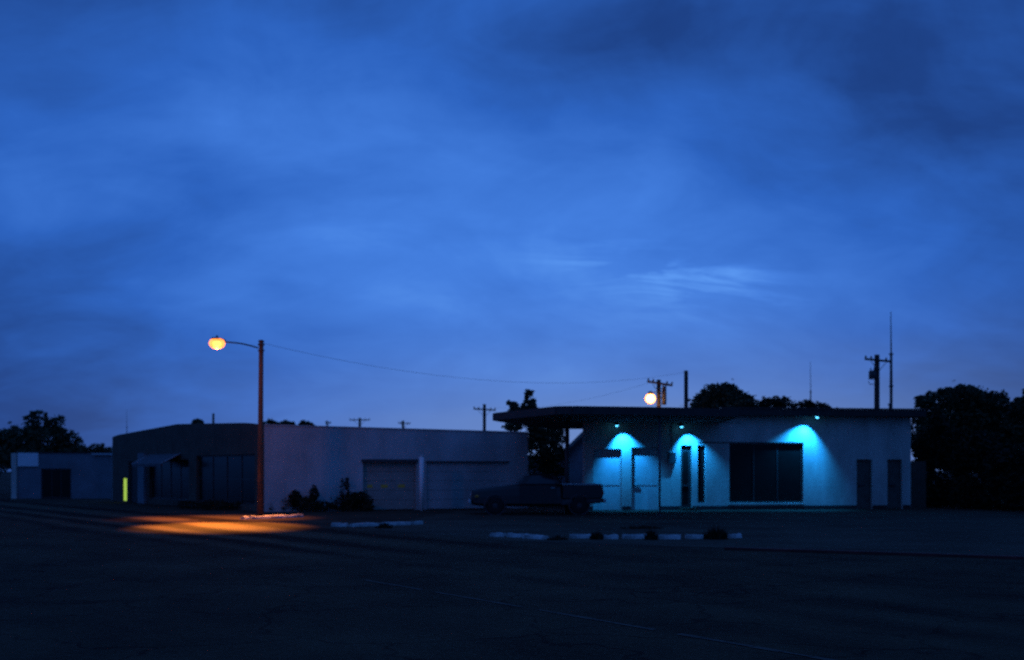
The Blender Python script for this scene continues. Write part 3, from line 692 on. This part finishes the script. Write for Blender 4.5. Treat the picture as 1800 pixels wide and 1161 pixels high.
def glow_glass(name, emit, estr, see):
    m = mat(name, (0.9, 0.5, 0.2), 0.3, 0.03, 3, 0, emit=emit, estr=estr); t = m.node_tree
    tr_ = t.nodes.new('ShaderNodeBsdfTransparent'); mx = t.nodes.new('ShaderNodeMixShader'); mx.inputs[0].default_value = see
    o_ = t.nodes['Material Output']; t.links.new(t.nodes['Principled BSDF'].outputs[0], mx.inputs[1]); t.links.new(tr_.outputs[0], mx.inputs[2]); t.links.new(mx.outputs[0], o_.inputs[0])
    return m
BULB = mat('white hot sodium bulb', (0.9, 0.7, 0.5), 0.3, 0.03, 3, 0, emit=(1.0, 0.66, 0.30), estr=16.0)
BULB2 = mat('yellow sodium bulb', (0.9, 0.7, 0.5), 0.3, 0.03, 3, 0, emit=(1.0, 0.60, 0.10), estr=4.0)
SOD = glow_glass('glowing sodium refractor', (1.0, 0.27, 0.015), 2.2, 0.45)
lathe('refractor', [(0.01, 0.17), (0.13, 0.145), (0.22, 0.085), (0.255, 0.0), (0.22, -0.085), (0.13, -0.145), (0.01, -0.17)], SOD, hd, mt @ Matrix.Translation((0.0, 0, 0.0)) @ Matrix.Diagonal((1.08, 1.08, 1.15, 1)), 24)
lathe('bulb', [(0.01, 0.07), (0.09, 0.06), (0.135, 0.02), (0.14, -0.03), (0.11, -0.08), (0.06, -0.11), (0.01, -0.12)], BULB2, hd, mt, 20)
lathe('photocell', [(0.03, 0.2), (0.03, 0.27), (0.01, 0.28)], DMETAL, hd, mt @ Matrix.Translation((0.0, 0, 0.0)), 12)
li = bpy.data.lights.new('street_lamp_light', 'SPOT'); li.energy = 34000; li.color = (1.0, 0.29, 0.035); li.spot_size = R(39); li.spot_blend = 1.0; li.shadow_soft_size = 0.12
lo = bpy.data.objects.new('street_lamp_glow', li); C.objects.link(lo); lo.parent = sl
src = hp + Vector((0, 0, -0.24)); tgt = Vector((-8.7, 33.9, 0)) - lp
lo.location = src; lo.rotation_euler = (tgt - src).to_track_quat('-Z', 'Y').to_euler()
li = bpy.data.lights.new('street_lamp_wide', 'SPOT'); li.energy = 7500; li.color = (1.0, 0.28, 0.04); li.spot_size = R(68); li.spot_blend = 1.0; li.shadow_soft_size = 0.12
lo = bpy.data.objects.new('street_lamp_wide_glow', li); C.objects.link(lo); lo.parent = sl; lo.location = src
li = bpy.data.lights.new('street_lamp_spill', 'POINT'); li.energy = 60; li.color = (1.0, 0.30, 0.06); li.shadow_soft_size = 0.1
lo = bpy.data.objects.new('street_lamp_spill', li); C.objects.link(lo); lo.parent = sl; lo.location = hp + Vector((0, 0, -0.27))

# ------------------------------------------------------------------ utility poles, masts and wires
def util_pole(px, py_top, Y, arm=None, r=0.11, rz=0.0, drop=0.35, label='', group='utility poles behind the buildings', can=0, bends=True, tilt=0.0):
    x = PX(px, Y); z = PZ(py_top, Y)
    root = thing('utility_pole', label, 'utility pole', (x, Y, 0), rz, group)
    tube('pole', [(0, 0, -0.1), (0, 0, z * 0.5), (0, 0, z)], [r * 1.2, r * 1.1, r], DWOOD, root, 12)
    if arm:
        za = z - drop; bm = bmesh.new(); add_box(bm, -arm / 2, arm / 2, -r - 0.10, -r - 0.002, -0.055, 0.055)
        ca = new_obj('crossarm', bm, DWOOD, root); ca.location = (0, 0, za); ca.rotation_euler = (0, tilt, 0)
        for s in (-0.95, -0.55, 0.55, 0.95):
            i_ = lathe('insulator', [(0.025, 0.057), (0.05, 0.08), (0.055, 0.14), (0.03, 0.19), (0.01, 0.2)], DMETAL, ca, Matrix.Translation((s * arm / 2, -r - 0.05, 0)), 10)
        if bends:
            for s in (-1, 1): tube('brace', [(s * arm * 0.3, -r - 0.115, za - 0.057), (0, -r - 0.03, za - 0.62)], 0.018, DMETAL, root, 6)
    for k in range(can):
        pass
    return root, z
P3 = util_pole(375, 727, 100, None, 0.10, label='plain distant pole peeking over the dark garage gable')
util_pole(575, 740, 150, 1.0, 0.12, 1.0, 0.3, label='tiny far pole with crossarm seen nearly end on above the pale wall')
util_pole(632.5, 735, 130, 2.3, 0.14, 0.0, 0.25, label='far pole with wide level crossarm above the pale garage wall')
util_pole(708.5, 740, 150, 2.2, 0.17, 0.9, 0.35, label='stubby far pole with angled crossarm above the pale garage wall')
util_pole(851.5, 711, 95, 1.85, 0.13, 0.1, 0.45, label='cross shaped pole just left of the canopy tip', tilt=0.06)
pA, zA = util_pole(1158, 668, 64, 1.5, 0.12, 0.25, 0.22, label='pole with crossarm, transformer and a blazing orange lamp behind the station', tilt=0.13)
util_pole(1206, 652, 60, None, 0.105, label='plain tall pole without crossarm behind the station roof')
pB, zB = util_pole(1541.5, 624, 64, 1.62, 0.14, 0.15, 0.33, label='tall pole with crossarm, transformer and bracket behind the station end', tilt=0.08)
# transformer and cutouts
def transformer(root, x, y, z, r, h):
    t_ = lathe('transformer', [(r * 0.9, 0), (r, 0.03), (r, h - 0.04), (r * 0.85, h), (0.02, h + 0.04)], DMETAL, root, Matrix.Translation((x, y, z)), 16)
    for s in (-0.5, 0.5): lathe('bushing', [(0.03, h), (0.045, h + 0.06), (0.03, h + 0.12), (0.02, h + 0.2)], METAL, t_, Matrix.Translation((x + s * r, y, z)), 8)
Yb = 64
transformer(pA, 0.30, -0.05, PZ(712, Yb), 0.13, 1.0)
tube('bracket', [(0.1, 0, PZ(700, Yb)), (0.3, -0.05, PZ(700, Yb))], 0.03, DMETAL, pA, 8)
gl_x, gl_y = (Matrix.Rotation(-0.25, 4, 'Z') @ Vector((PX(1141.5, 64) - PX(1158, 64), -0.45, 0)))[:2]
tube('lamp_arm', [(-0.05, -0.1, PZ(692, Yb)), (-0.3, -0.3, PZ(690, Yb)), (gl_x, gl_y, PZ(693, Yb))], 0.025, DMETAL, pA, 8)
SOD2 = glow_glass('blazing sodium globe', (1.0, 0.30, 0.02), 2.8, 0.45)
gl = Matrix.Rotation(-0.25, 4, 'Z') @ Vector((PX(1141.5, Yb) - PX(1158, Yb), -0.45, 0)); gl.z = PZ(702, Yb)
lathe('lamp_globe', [(0.01, 0.30), (0.16, 0.26), (0.27, 0.14), (0.31, 0.0), (0.27, -0.15), (0.15, -0.26), (0.01, -0.30)], SOD2, pA, Matrix.Translation(gl), 24)
lathe('lamp_bulb', [(0.01, 0.21), (0.11, 0.185), (0.19, 0.10), (0.215, 0.0), (0.19, -0.10), (0.11, -0.185), (0.01, -0.21)], BULB, pA, Matrix.Translation(gl), 20)
lathe('lamp_cap', [(0.02, 0.42), (0.1, 0.40), (0.15, 0.27), (0.14, 0.26)], DMETAL, pA, Matrix.Translation(gl), 16)
li = bpy.data.lights.new('yard_lamp_light', 'POINT'); li.energy = 30; li.color = (1.0, 0.40, 0.08); li.shadow_soft_size = 0.1
lo = bpy.data.objects.new('yard_lamp_glow', li); C.objects.link(lo); lo.parent = pA; lo.location = gl + Vector((0.05, -0.42, -0.1))
transformer(pB, -0.30, -0.05, PZ(666, Yb), 0.2, 0.42)
tube('bracket', [(-0.1, -0.1, PZ(676.5, Yb)), (-0.5, -0.1, PZ(676, Yb)), (-0.55, -0.1, PZ(672, Yb)), (-0.55, -0.1, PZ(667, Yb)), (-0.1, -0.1, PZ(668, Yb))], 0.02, DMETAL, pB, 8)
def mast(px, pyt, Y, r, label, kinks):
    root = thing('antenna_mast', label, 'antenna', (PX(px, Y), Y, 0))
    z = PZ(pyt, Y)
    tube('mast', [(0, 0, 0), (0, 0, z * 0.62), (0.0, 0, z * 0.78)], [r, r, r * 0.8], DMETAL, root, 8)
    tube('whip', [(0, 0, z * 0.775), (-0.02, 0, z)], [r * 0.5, r * 0.22], DMETAL, root, 6)
    for k in kinks: lathe('collar', [(r * 1.3, 0), (r * 1.6, 0.04), (r * 1.3, 0.08)], DMETAL, root, Matrix.Translation((0, 0, z * k)), 10)
    return root
mast(1566.5, 548, 63, 0.085, 'tall whip antenna mast beside the pole with transformer', (0.35, 0.6, 0.77))
mast(1425, 636, 75, 0.05, 'thin antenna mast rising from the brush behind the station', (0.5, 0.77))
mast(223, 720, 120, 0.045, 'thin faint antenna mast over the low pale building', (0.5, 0.77))
def wire(a, b, sag, label, r=0.005):
    a, b = Vector(a), Vector(b); n = 22
    pts = [a.lerp(b, i / n) - Vector((0, 0, sag * 4 * (i / n) * (1 - i / n))) for i in range(n + 1)]
    return tag(tube('power_line', pts, r, WIRE, None, 5), label, 'cable', 'overhead power lines')
wire((lp.x + 0.12, LPY, PZ(604, LPY)), (PX(1206, 60) - 0.1, 60, PZ(655, 60)), 0.95, 'overhead cable sagging from the street lamp to the plain tall pole', 0.005)
wire((PX(851.5, 95) + 0.8, 95, PZ(717, 95)), (pA.location.x - 0.35, 63.8, zA - 0.12), 0.5, 'thin cable from the cross shaped pole to the lit pole')

# ------------------------------------------------------------------ trees and brush
def leaves_mesh(clumps, n, size, seed, gap=-0.28):
    rnd = random.Random(seed); vs_, fs = [], []
    extra = []
    for c in clumps:
        for _ in range(5):
            a = Vector((rnd.gauss(0, 1), rnd.gauss(0, 1), abs(rnd.gauss(0, 1)) - 0.3)).normalized(); k = rnd.uniform(0.9, 1.22); f = rnd.uniform(0.14, 0.34)
            extra.append((c[0] + a.x * c[3] * k, c[1] + a.y * c[4] * k, c[2] + a.z * c[5] * k, c[3] * f, c[4] * f, c[5] * f))
    clumps = list(clumps) + extra
    vol = [c[3] * c[4] * c[5] for c in clumps]; tot = sum(v ** 0.75 for v in vol)
    for c, v_ in zip(clumps, vol):
        m = int(n * v_ ** 0.75 / tot)
        for _ in range(m):
            while True:
                p = Vector((rnd.uniform(-1, 1), rnd.uniform(-1, 1), rnd.uniform(-1, 1)))
                if p.length <= 1: break
            if rnd.random() < 0.55: p = p.normalized() * (rnd.uniform(0.72, 1.08) + (abs(rnd.gauss(0, 0.16)) if rnd.random() < 0.35 else 0))
            q = Vector((c[0] + p.x * c[3], c[1] + p.y * c[4], c[2] + p.z * c[5]))
            if mnoise.noise(q * 1.6 + Vector((seed, 0, 0))) < gap: continue
            if q.z < 0.05: continue
            d = Vector((rnd.gauss(0, 1), rnd.gauss(0, 1), rnd.gauss(0, .7))).normalized()
            e_ = d.cross(Vector((rnd.gauss(0, 1), rnd.gauss(0, 1), rnd.gauss(0, 1)))).normalized()
            s = size * rnd.uniform(0.6, 1.4); k = len(vs_)
            vs_ += [tuple(q - d * s), tuple(q + e_ * s * 0.45), tuple(q + d * s), tuple(q - e_ * s * 0.45)]
            fs.append((k, k + 1, k + 2, k + 3))
    return vs_, fs
def tree(name, label, cat, x, y, h_trunk, clumps, n, size, seed, m=LEAF, r=0.18, group=None):
    """clumps: (x, y, z, rx, ry, rz) relative to the tree's foot"""
    root = thing(name, label, cat, (x, y, 0), 0, group); rnd = random.Random(seed)
    bm = bmesh.new()
    add_tube(bm, [(0, 0, -0.05), (0.05, 0.02, h_trunk * 0.5), (0.0, 0, h_trunk)], [r * 1.25, r, r * 0.75], 10)
    for c in clumps:
        e_ = Vector(c[:3]); s0 = Vector((0, 0, min(h_trunk * 0.9, max(0.15, e_.z * 0.6))))
        mid_ = s0.lerp(e_, 0.5) + Vector((rnd.uniform(-.15, .15), rnd.uniform(-.15, .15), rnd.uniform(0, .2)))
        add_tube(bm, [s0, mid_, e_], [r * 0.5, r * 0.3, r * 0.1], 6)
    new_obj('trunk', bm, BARK, root, smooth=True)
    vs_, fs = leaves_mesh(clumps, n, size, seed)
    raw_obj('crown', vs_, fs, m, root)
    return root
def px_clumps(Y, x0, lst, depth=1.0):      # (px, py, half width px, half height px) -> metric clumps about foot x0
    out = []
    for i, (px, py, wx, wz) in enumerate(lst):
        k = Y / F
        out.append((PX(px, Y) - x0, (((i * 37) % 11) / 11 - 0.5) * depth, PZ(py, Y), wx * k, max(wx * k, 0.4) * 0.9, wz * k))
    return out
def tree_px(name, label, cat, px, Y, h, lst, n, size, seed, m=LEAF, r=0.18, depth=1.2, group=None):
    x0 = PX(px, Y); return tree(name, label, cat, x0, Y, h, px_clumps(Y, x0, lst, depth), n, size, seed, m, r, group)
tree_px('broad_tree', 'broad dark tree with twin humped crown behind the small pale building', 'tree', 68, 80, 3.2,
        [(72, 747, 22, 20), (95, 752, 18, 18), (40, 768, 30, 20), (75, 778, 45, 26), (112, 775, 26, 20), (10, 780, 26, 26), (60, 805, 60, 24), (130, 795, 18, 14), (97, 738, 8, 7), (70, 731, 12, 8)], 9000, 0.16, 11, group='trees behind the buildings')
tree_px('broad_tree', 'dark tree at the outer side of the twin humped tree, lower and rounder', 'tree', -25, 84, 3.0,
        [(-30, 770, 34, 22), (0, 778, 26, 20), (-20, 805, 40, 30)], 4000, 0.17, 12, group='trees behind the buildings')
tree_px('low_tree', 'low ragged tree tops over the small pale building roof', 'tree', 165, 95, 2.0,
        [(150, 794, 14, 10), (170, 790, 14, 9), (186, 794, 12, 8), (165, 806, 30, 12)], 2200, 0.16, 13, group='trees behind the buildings')
ivy = [(957, 790, 30, 36), (957, 830, 32, 34), (960, 755, 32, 20), (920, 748, 28, 10), (900, 752, 14, 7), (935, 732, 26, 16), (908, 727, 16, 11), (898, 708, 7, 7), (905, 716, 8, 9), (930, 712, 12, 8), (938, 707, 8, 6), (930, 693, 7, 6), (926, 702, 3, 6), (980, 775, 14, 20), (958, 866, 30, 26), (986, 800, 10, 10)]
tree_px('ragged_tree', 'ragged dark tree rising through and beside the canopy tip', 'tree', 957, 56.5, 3.2, ivy, 12000, 0.10, 14, depth=0.6, group='trees behind the buildings')
tree_px('round_tree', 'round dark tree crown behind the middle of the station roof', 'tree', 1265, 68, 4.0,
        [(1262, 697, 32, 20), (1285, 702, 30, 17), (1240, 706, 22, 16), (1265, 720, 52, 22), (1305, 713, 22, 13), (1252, 682, 12, 7), (1278, 684, 14, 7)], 8000, 0.13, 15, group='trees behind the buildings')
tree_px('scrub_tree', 'feathery low brush left of the thin antenna mast', 'tree', 1358, 70, 2.6,
        [(1352, 712, 22, 10), (1370, 708, 20, 10), (1335, 718, 18, 9), (1365, 724, 40, 16)], 2600, 0.12, 16, LEAF2, 0.1, group='trees behind the buildings')
tree_px('scrub_tree', 'feathery low brush right of the thin antenna mast', 'tree', 1424, 70, 2.4,
        [(1412, 715, 20, 9), (1435, 717, 18, 8), (1455, 722, 12, 6), (1425, 728, 36, 14)], 2200, 0.12, 17, LEAF2, 0.1, group='trees behind the buildings')
tree_px('spreading_tree', 'large spreading dark tree past the end of the station', 'tree', 1695, 58, 3.4,
        [(1690, 705, 42, 22), (1655, 704, 30, 16), (1628, 704, 16, 9), (1730, 715, 38, 24), (1690, 740, 62, 34), (1755, 735, 26, 24), (1700, 790, 70, 44), (1664, 690, 16, 8), (1700, 687, 22, 9), (1618, 712, 9, 7), (1645, 760, 22, 30), (1622, 775, 20, 34), (1628, 745, 12, 14), (1765, 780, 40, 40), (1622, 812, 18, 40), (1612, 765, 12, 36)], 26000, 0.13, 18, group='trees behind the buildings')
tree_px('spreading_tree', 'dark tree at the outer side of the large spreading tree', 'tree', 1815, 56, 3.4,
        [(1800, 715, 26, 20), (1830, 705, 30, 26), (1800, 755, 34, 40), (1840, 760, 50, 50), (1800, 810, 40, 40)], 14000, 0.13, 19, group='trees behind the buildings')
for i, (px, Y, w, top, lab) in enumerate(((1648, 51.5, 40, 745, 'tall dark bush against the far end of the station'), (1716, 49, 42, 772, 'big dark bush under the large spreading tree'), (1782, 47, 46, 790, 'dense dark bush on the lot edge under the outer tree'), (1850, 44, 48, 800, 'dense dark bush closing the lot beyond the outer tree'))):
    base_y = HOR + EYE * F / Y
    tree_px('bush', lab, 'bush', px, Y, 0.8, [(px, (top + base_y) / 2, w, (base_y - top) / 2), (px - w * .5, top + 45, w * .6, 34), (px + w * .5, top + 38, w * .6, 34), (px, base_y - 18, w * 1.1, 20)], 9000, 0.11, 30 + i, LEAF2, 0.07, group='bushes beside the station')
tree('spreading_tree', 'unseen tall dark tree added beyond the dense bushes for shade', 'tree', 22.6, 38, 5.0,  # out of view, added to shade the far end of the station
     [(0, 0, 7.6, 3.4, 4.2, 2.8), (-0.8, -2, 6.4, 2.4, 3.0, 2.2), (1.8, 1, 6.4, 2.8, 2.8, 2.2), (0.3, -4.2, 5.6, 2.6, 2.6, 2.0), (0, 0, 3.6, 3.0, 3.4, 2.4), (0, -3, 3.4, 2.4, 2.6, 2.2)], 16000, 0.19, 23, group='trees behind the buildings')
# far clumps that show just above the garage roof
for i, (px, top, w, lab) in enumerate(((478, 740, 11, 'far tree clump nearest the street lamp pole over the pale wall'), (505, 741, 11, 'boxy far tree clump over the pale wall'), (536, 742, 9, 'small far tree clump next to the tiny far pole'), (351, 738, 8, 'far tree tuft on the dark gable line beside the plain pole'), (549, 746, 3, 'tiniest far tree tuft between small clump and tiny far pole'))):
    tree_px('far_tree', lab, 'tree', px, 110, 3.5, [(px, top + 8, w, 8), (px - w * .4, top + 5, w * .5, 5), (px + w * .4, top + 6, w * .5, 5), (px, top + 30, w * 1.2, 20)], 1500, 0.2, 50 + i, LEAF, 0.15, group='far trees above the garage roof')
# brush in front of the garage
tree_px('bush', 'dark bush beside the recessed grey garage door', 'bush', 615, 46.0, 0.4,
        [(612, 886, 30, 16), (632, 882, 20, 17), (592, 892, 16, 10), (645, 892, 12, 9), (610, 860, 3, 18), (600, 862, 2, 20)], 4200, 0.07, 61, LEAF2, 0.04, 0.3, group='brush along the garage wall')
tree_px('bush', 'low straggling brush between the lamp pole and the dark bush', 'bush', 530, 45.4, 0.3,
        [(500, 890, 24, 12), (540, 888, 24, 14), (568, 892, 16, 10), (520, 872, 8, 10), (552, 868, 7, 13), (480, 893, 14, 9)], 4200, 0.06, 62, LEAF2, 0.03, 0.3, group='brush along the garage wall')
tree_px('bush', 'low dark brush under the dark shop front of the garage', 'bush', 380, 47.5, 0.3,
        [(380, 889, 30, 9), (425, 890, 26, 10), (330, 889, 24, 8)], 3000, 0.06, 63, LEAF2, 0.03, 0.3, group='brush along the garage wall')

# weed tufts: blades from one root
def weed(px, py, h, w, n, label, seed):
    g = G(px, py); rnd = random.Random(seed); vs_, fs = [], []
    for _ in range(n):
        a = rnd.uniform(0, 6.28); rr = w * rnd.random() ** 0.7; b0 = Vector((math.cos(a) * rr, math.sin(a) * rr * 0.6, 0))
        lean = Vector((rnd.gauss(0, .22), rnd.gauss(0, .22), 1)).normalized(); hh = h * rnd.uniform(.4, 1.1) * (1 - 0.5 * rr / w)
        side = Vector((rnd.gauss(0, 1), rnd.gauss(0, 1), 0)).normalized() * 0.013
        mid_ = b0 + lean * hh * .55; tip = b0 + lean * hh + Vector((lean.x, lean.y, -0.1)) * hh * 0.4; k = len(vs_)
        vs_ += [tuple(b0 - side), tuple(b0 + side), tuple(mid_ + side), tuple(mid_ - side), tuple(tip)]
        fs += [(k, k + 1, k + 2, k + 3), (k + 3, k + 2, k + 4)]
    o = raw_obj('weed_clump', vs_, fs, LEAF2); o.location = (g.x, g.y, 0.004)
    return tag(o, label, 'weed', 'weed clumps among the kerb blocks')
weed(1049, 949, 0.30, 0.16, 130, 'weed clump in the first gap past the wide gap', 1)
weed(1145, 949.5, 0.34, 0.16, 150, 'weed clump splitting the kerb row in its middle', 2)
weed(1258, 948.5, 0.42, 0.28, 260, 'tallest weed clump near the last single kerb block', 3)
weed(675, 929, 0.22, 0.25, 160, 'small weed tuft in front of the long pale kerb', 4)
weed(980, 950, 0.16, 0.25, 90, 'sparse weeds in the wide gap of the kerb row', 5)
weed(1128, 930, 0.14, 0.6, 220, 'flat dark weed patch on the lot before the white doors', 6)

# ------------------------------------------------------------------ the parked pickup (local x: tail +, nose -)
TY = 43.0
tr = thing('pickup_truck', 'dark old pickup truck parked nose toward the garage under the canopy', 'pickup truck', (PX(942, TY), TY, 0.004), R(3))
def loft(name, secs, m, parent, bevel=0.0, smooth=True):
    """secs: (x, half width bottom, half width top, z bottom, z top) -> rounded box loft"""
    bm = bmesh.new(); rows = []
    for (x, wb, wt, zb, zt) in secs:
        ring = []
        for (sx, u, v_) in ((-1, 1, 0.0), (-1, 1.0, 0.12), (-1, 1.0, 0.5), (-1, 0.97, 0.85), (-1, 0.86, 1.0), (1, 0.86, 1.0), (1, 0.97, 0.85), (1, 1.0, 0.5), (1, 1.0, 0.12), (1, 1, 0.0)):
            w = wb + (wt - wb) * v_; inset = 0.92 if v_ == 0.0 else 1.0
            ring.append(bm.verts.new((x, sx * w * u * inset, zb + (zt - zb) * v_)))
        rows.append(ring)
    n = len(rows[0])
    for r0, r1 in zip(rows, rows[1:]):
        for k in range(n): bm.faces.new((r0[k], r0[(k + 1) % n], r1[(k + 1) % n], r1[k]))
    bm.faces.new(rows[0][::-1]); bm.faces.new(rows[-1])
    o = new_obj(name, bm, m, parent)
    if smooth:
        md = o.modifiers.new('bevel', 'BEVEL'); md.width = 0.03; md.segments = 3; md.limit_method = 'ANGLE'; md.angle_limit = R(25)
    return o
hwid = 0.9
nose = [(-2.46, .78, .80, .42, .80), (-2.40, .86, .86, .36, .90), (-2.1, .90, .88, .33, .96), (-1.5, .91, .88, .33, 1.03), (-0.85, .91, .88, .30, 1.12), (-0.7, .91, .88, .30, 1.14)]
body = loft('body', nose + [(0.85, .91, .89, .30, 1.13), (0.9, .91, .89, .30, .62), (1.2, .91, .90, .34, .62), (2.3, .91, .90, .42, .62), (2.42, .90, .90, .46, .62)], PAINT, tr)
loft('cab', [(-0.78, .82, .74, 1.10, 1.13), (-0.52, .82, .72, 1.10, 1.36), (-0.30, .82, .68, 1.10, 1.50), (0.1, .82, .68, 1.10, 1.535), (0.62, .82, .68, 1.10, 1.52), (0.80, .82, .70, 1.10, 1.40), (0.90, .82, .74, 1.10, 1.13)], PAINT, tr)
# bed sides, tailgate, rails
for s in (-1, 1):
    b = box('bed_side', 0.94, 2.42, s * 0.80, s * 0.905, 0.60, 1.10, PAINT, tr, bevel=0.02)
    box('bed_rail', 0.93, 2.40, s * 0.79, s * 0.912, 1.103, 1.135, CHROME, b, bevel=0.008)
box('tailgate', 2.36, 2.44, -0.795, 0.795, 0.60, 1.10, PAINT, tr, bevel=0.02)
box('bed_front', 0.915, 0.955, -0.79, 0.79, 0.62, 1.10, PAINT, tr)
# windows
def quad_panel(name, pts, m, parent, th=0.012):
    p = [Vector(q) for q in pts]; n = (p[1] - p[0]).cross(p[3] - p[0]).normalized() * th
    vs_ = [tuple(q) for q in p] + [tuple(q + n) for q in p]
    return raw_obj(name, vs_, [(3, 2, 1, 0), (4, 5, 6, 7), (0, 1, 5, 4), (1, 2, 6, 5), (2, 3, 7, 6), (3, 0, 4, 7)], m, parent)
quad_panel('windscreen', [(-0.745, -.66, 1.15), (-0.745, .66, 1.15), (-0.385, .58, 1.465), (-0.385, -.58, 1.465)], CARGLASS, tr, -0.02)
quad_panel('rear_window', [(0.925, -.6, 1.16), (0.925, .6, 1.16), (0.83, .55, 1.40), (0.83, -.55, 1.40)], CARGLASS, tr, 0.02)
for s in (-1, 1):
    quad_panel('side_window', [(-0.44, s * .83, 1.14), (0.66, s * .83, 1.14), (0.55, s * .715, 1.45), (-0.22, s * .715, 1.45)], CARGLASS, tr, 0.012 * s)
    d_ = box('door', -0.66, 0.70, s * 0.905, s * 0.922, 0.40, 1.09, PAINT, tr, bevel=0.01)
    box('handle', 0.48, 0.62, s * 0.925, s * 0.945, 0.98, 1.01, CHROME, d_, bevel=0.004)
    mi = box('mirror', -0.62, -0.52, s * 0.95, s * 1.07, 1.12, 1.24, DMETAL, tr, bevel=0.015)
    tube('mirror_arm', [(-0.55, s * .86, 1.13), (-0.57, s * 0.96, 1.16)], 0.012, CHROME, mi, 6)
    lathe('headlight', [(0.10, 0), (0.10, 0.02), (0.06, 0.045), (0.01, 0.05)], HEADL, tr, Matrix.Translation((-2.43, s * 0.62, 0.72)) @ Matrix.Rotation(R(-90), 4, 'Y'), 16)
    box('marker_light', -2.32, -2.18, s * 0.885, s * 0.915, 0.66, 0.72, AMBER, tr, bevel=0.006)
    box('tail_light', 2.405, 2.46, s * 0.80, s * 0.905, 0.72, 0.92, REDL, tr, bevel=0.008)
box('grille', -2.475, -2.44, -0.50, 0.50, 0.60, 0.82, CHROME, tr, bevel=0.008)
box('front_bumper', -2.58, -2.46, -0.92, 0.92, 0.40, 0.55, CHROME, tr, bevel=0.025)
box('rear_bumper', 2.45, 2.55, -0.90, 0.90, 0.44, 0.57, CHROME, tr, bevel=0.025)
for wx in (-1.58, 1.55):
    for s in (-1, 1):
        mtw = Matrix.Translation((wx, s * 0.80, 0.34)) @ Matrix.Rotation(R(90), 4, 'X')
        w0 = lathe('wheel', [(0.20, -0.11), (0.31, -0.115), (0.338, -0.08), (0.34, 0.0), (0.338, 0.08), (0.31, 0.115), (0.20, 0.11)], RUBBER, tr, mtw, 28)
        lathe('rim', [(0.19, 0), (0.205, 0.112), (0.16, 0.10), (0.06, 0.115), (0.01, 0.12)] if s < 0 else [(0.01, -0.12), (0.06, -0.115), (0.16, -0.10), (0.205, -0.112), (0.19, 0)], DMETAL, w0, mtw, 20)
        bm = bmesh.new()
        add_lathe(bm, [(0.39, -0.02), (0.41, 0.115), (0.36, 0.118), (0.355, 0.0)], Matrix.Translation((wx, s * 0.82, 0.36)) @ Matrix.Rotation(R(90 if s < 0 else -90), 4, 'X'), 28)
        new_obj('wheel_arch', bm, DMETAL, tr, smooth=True)
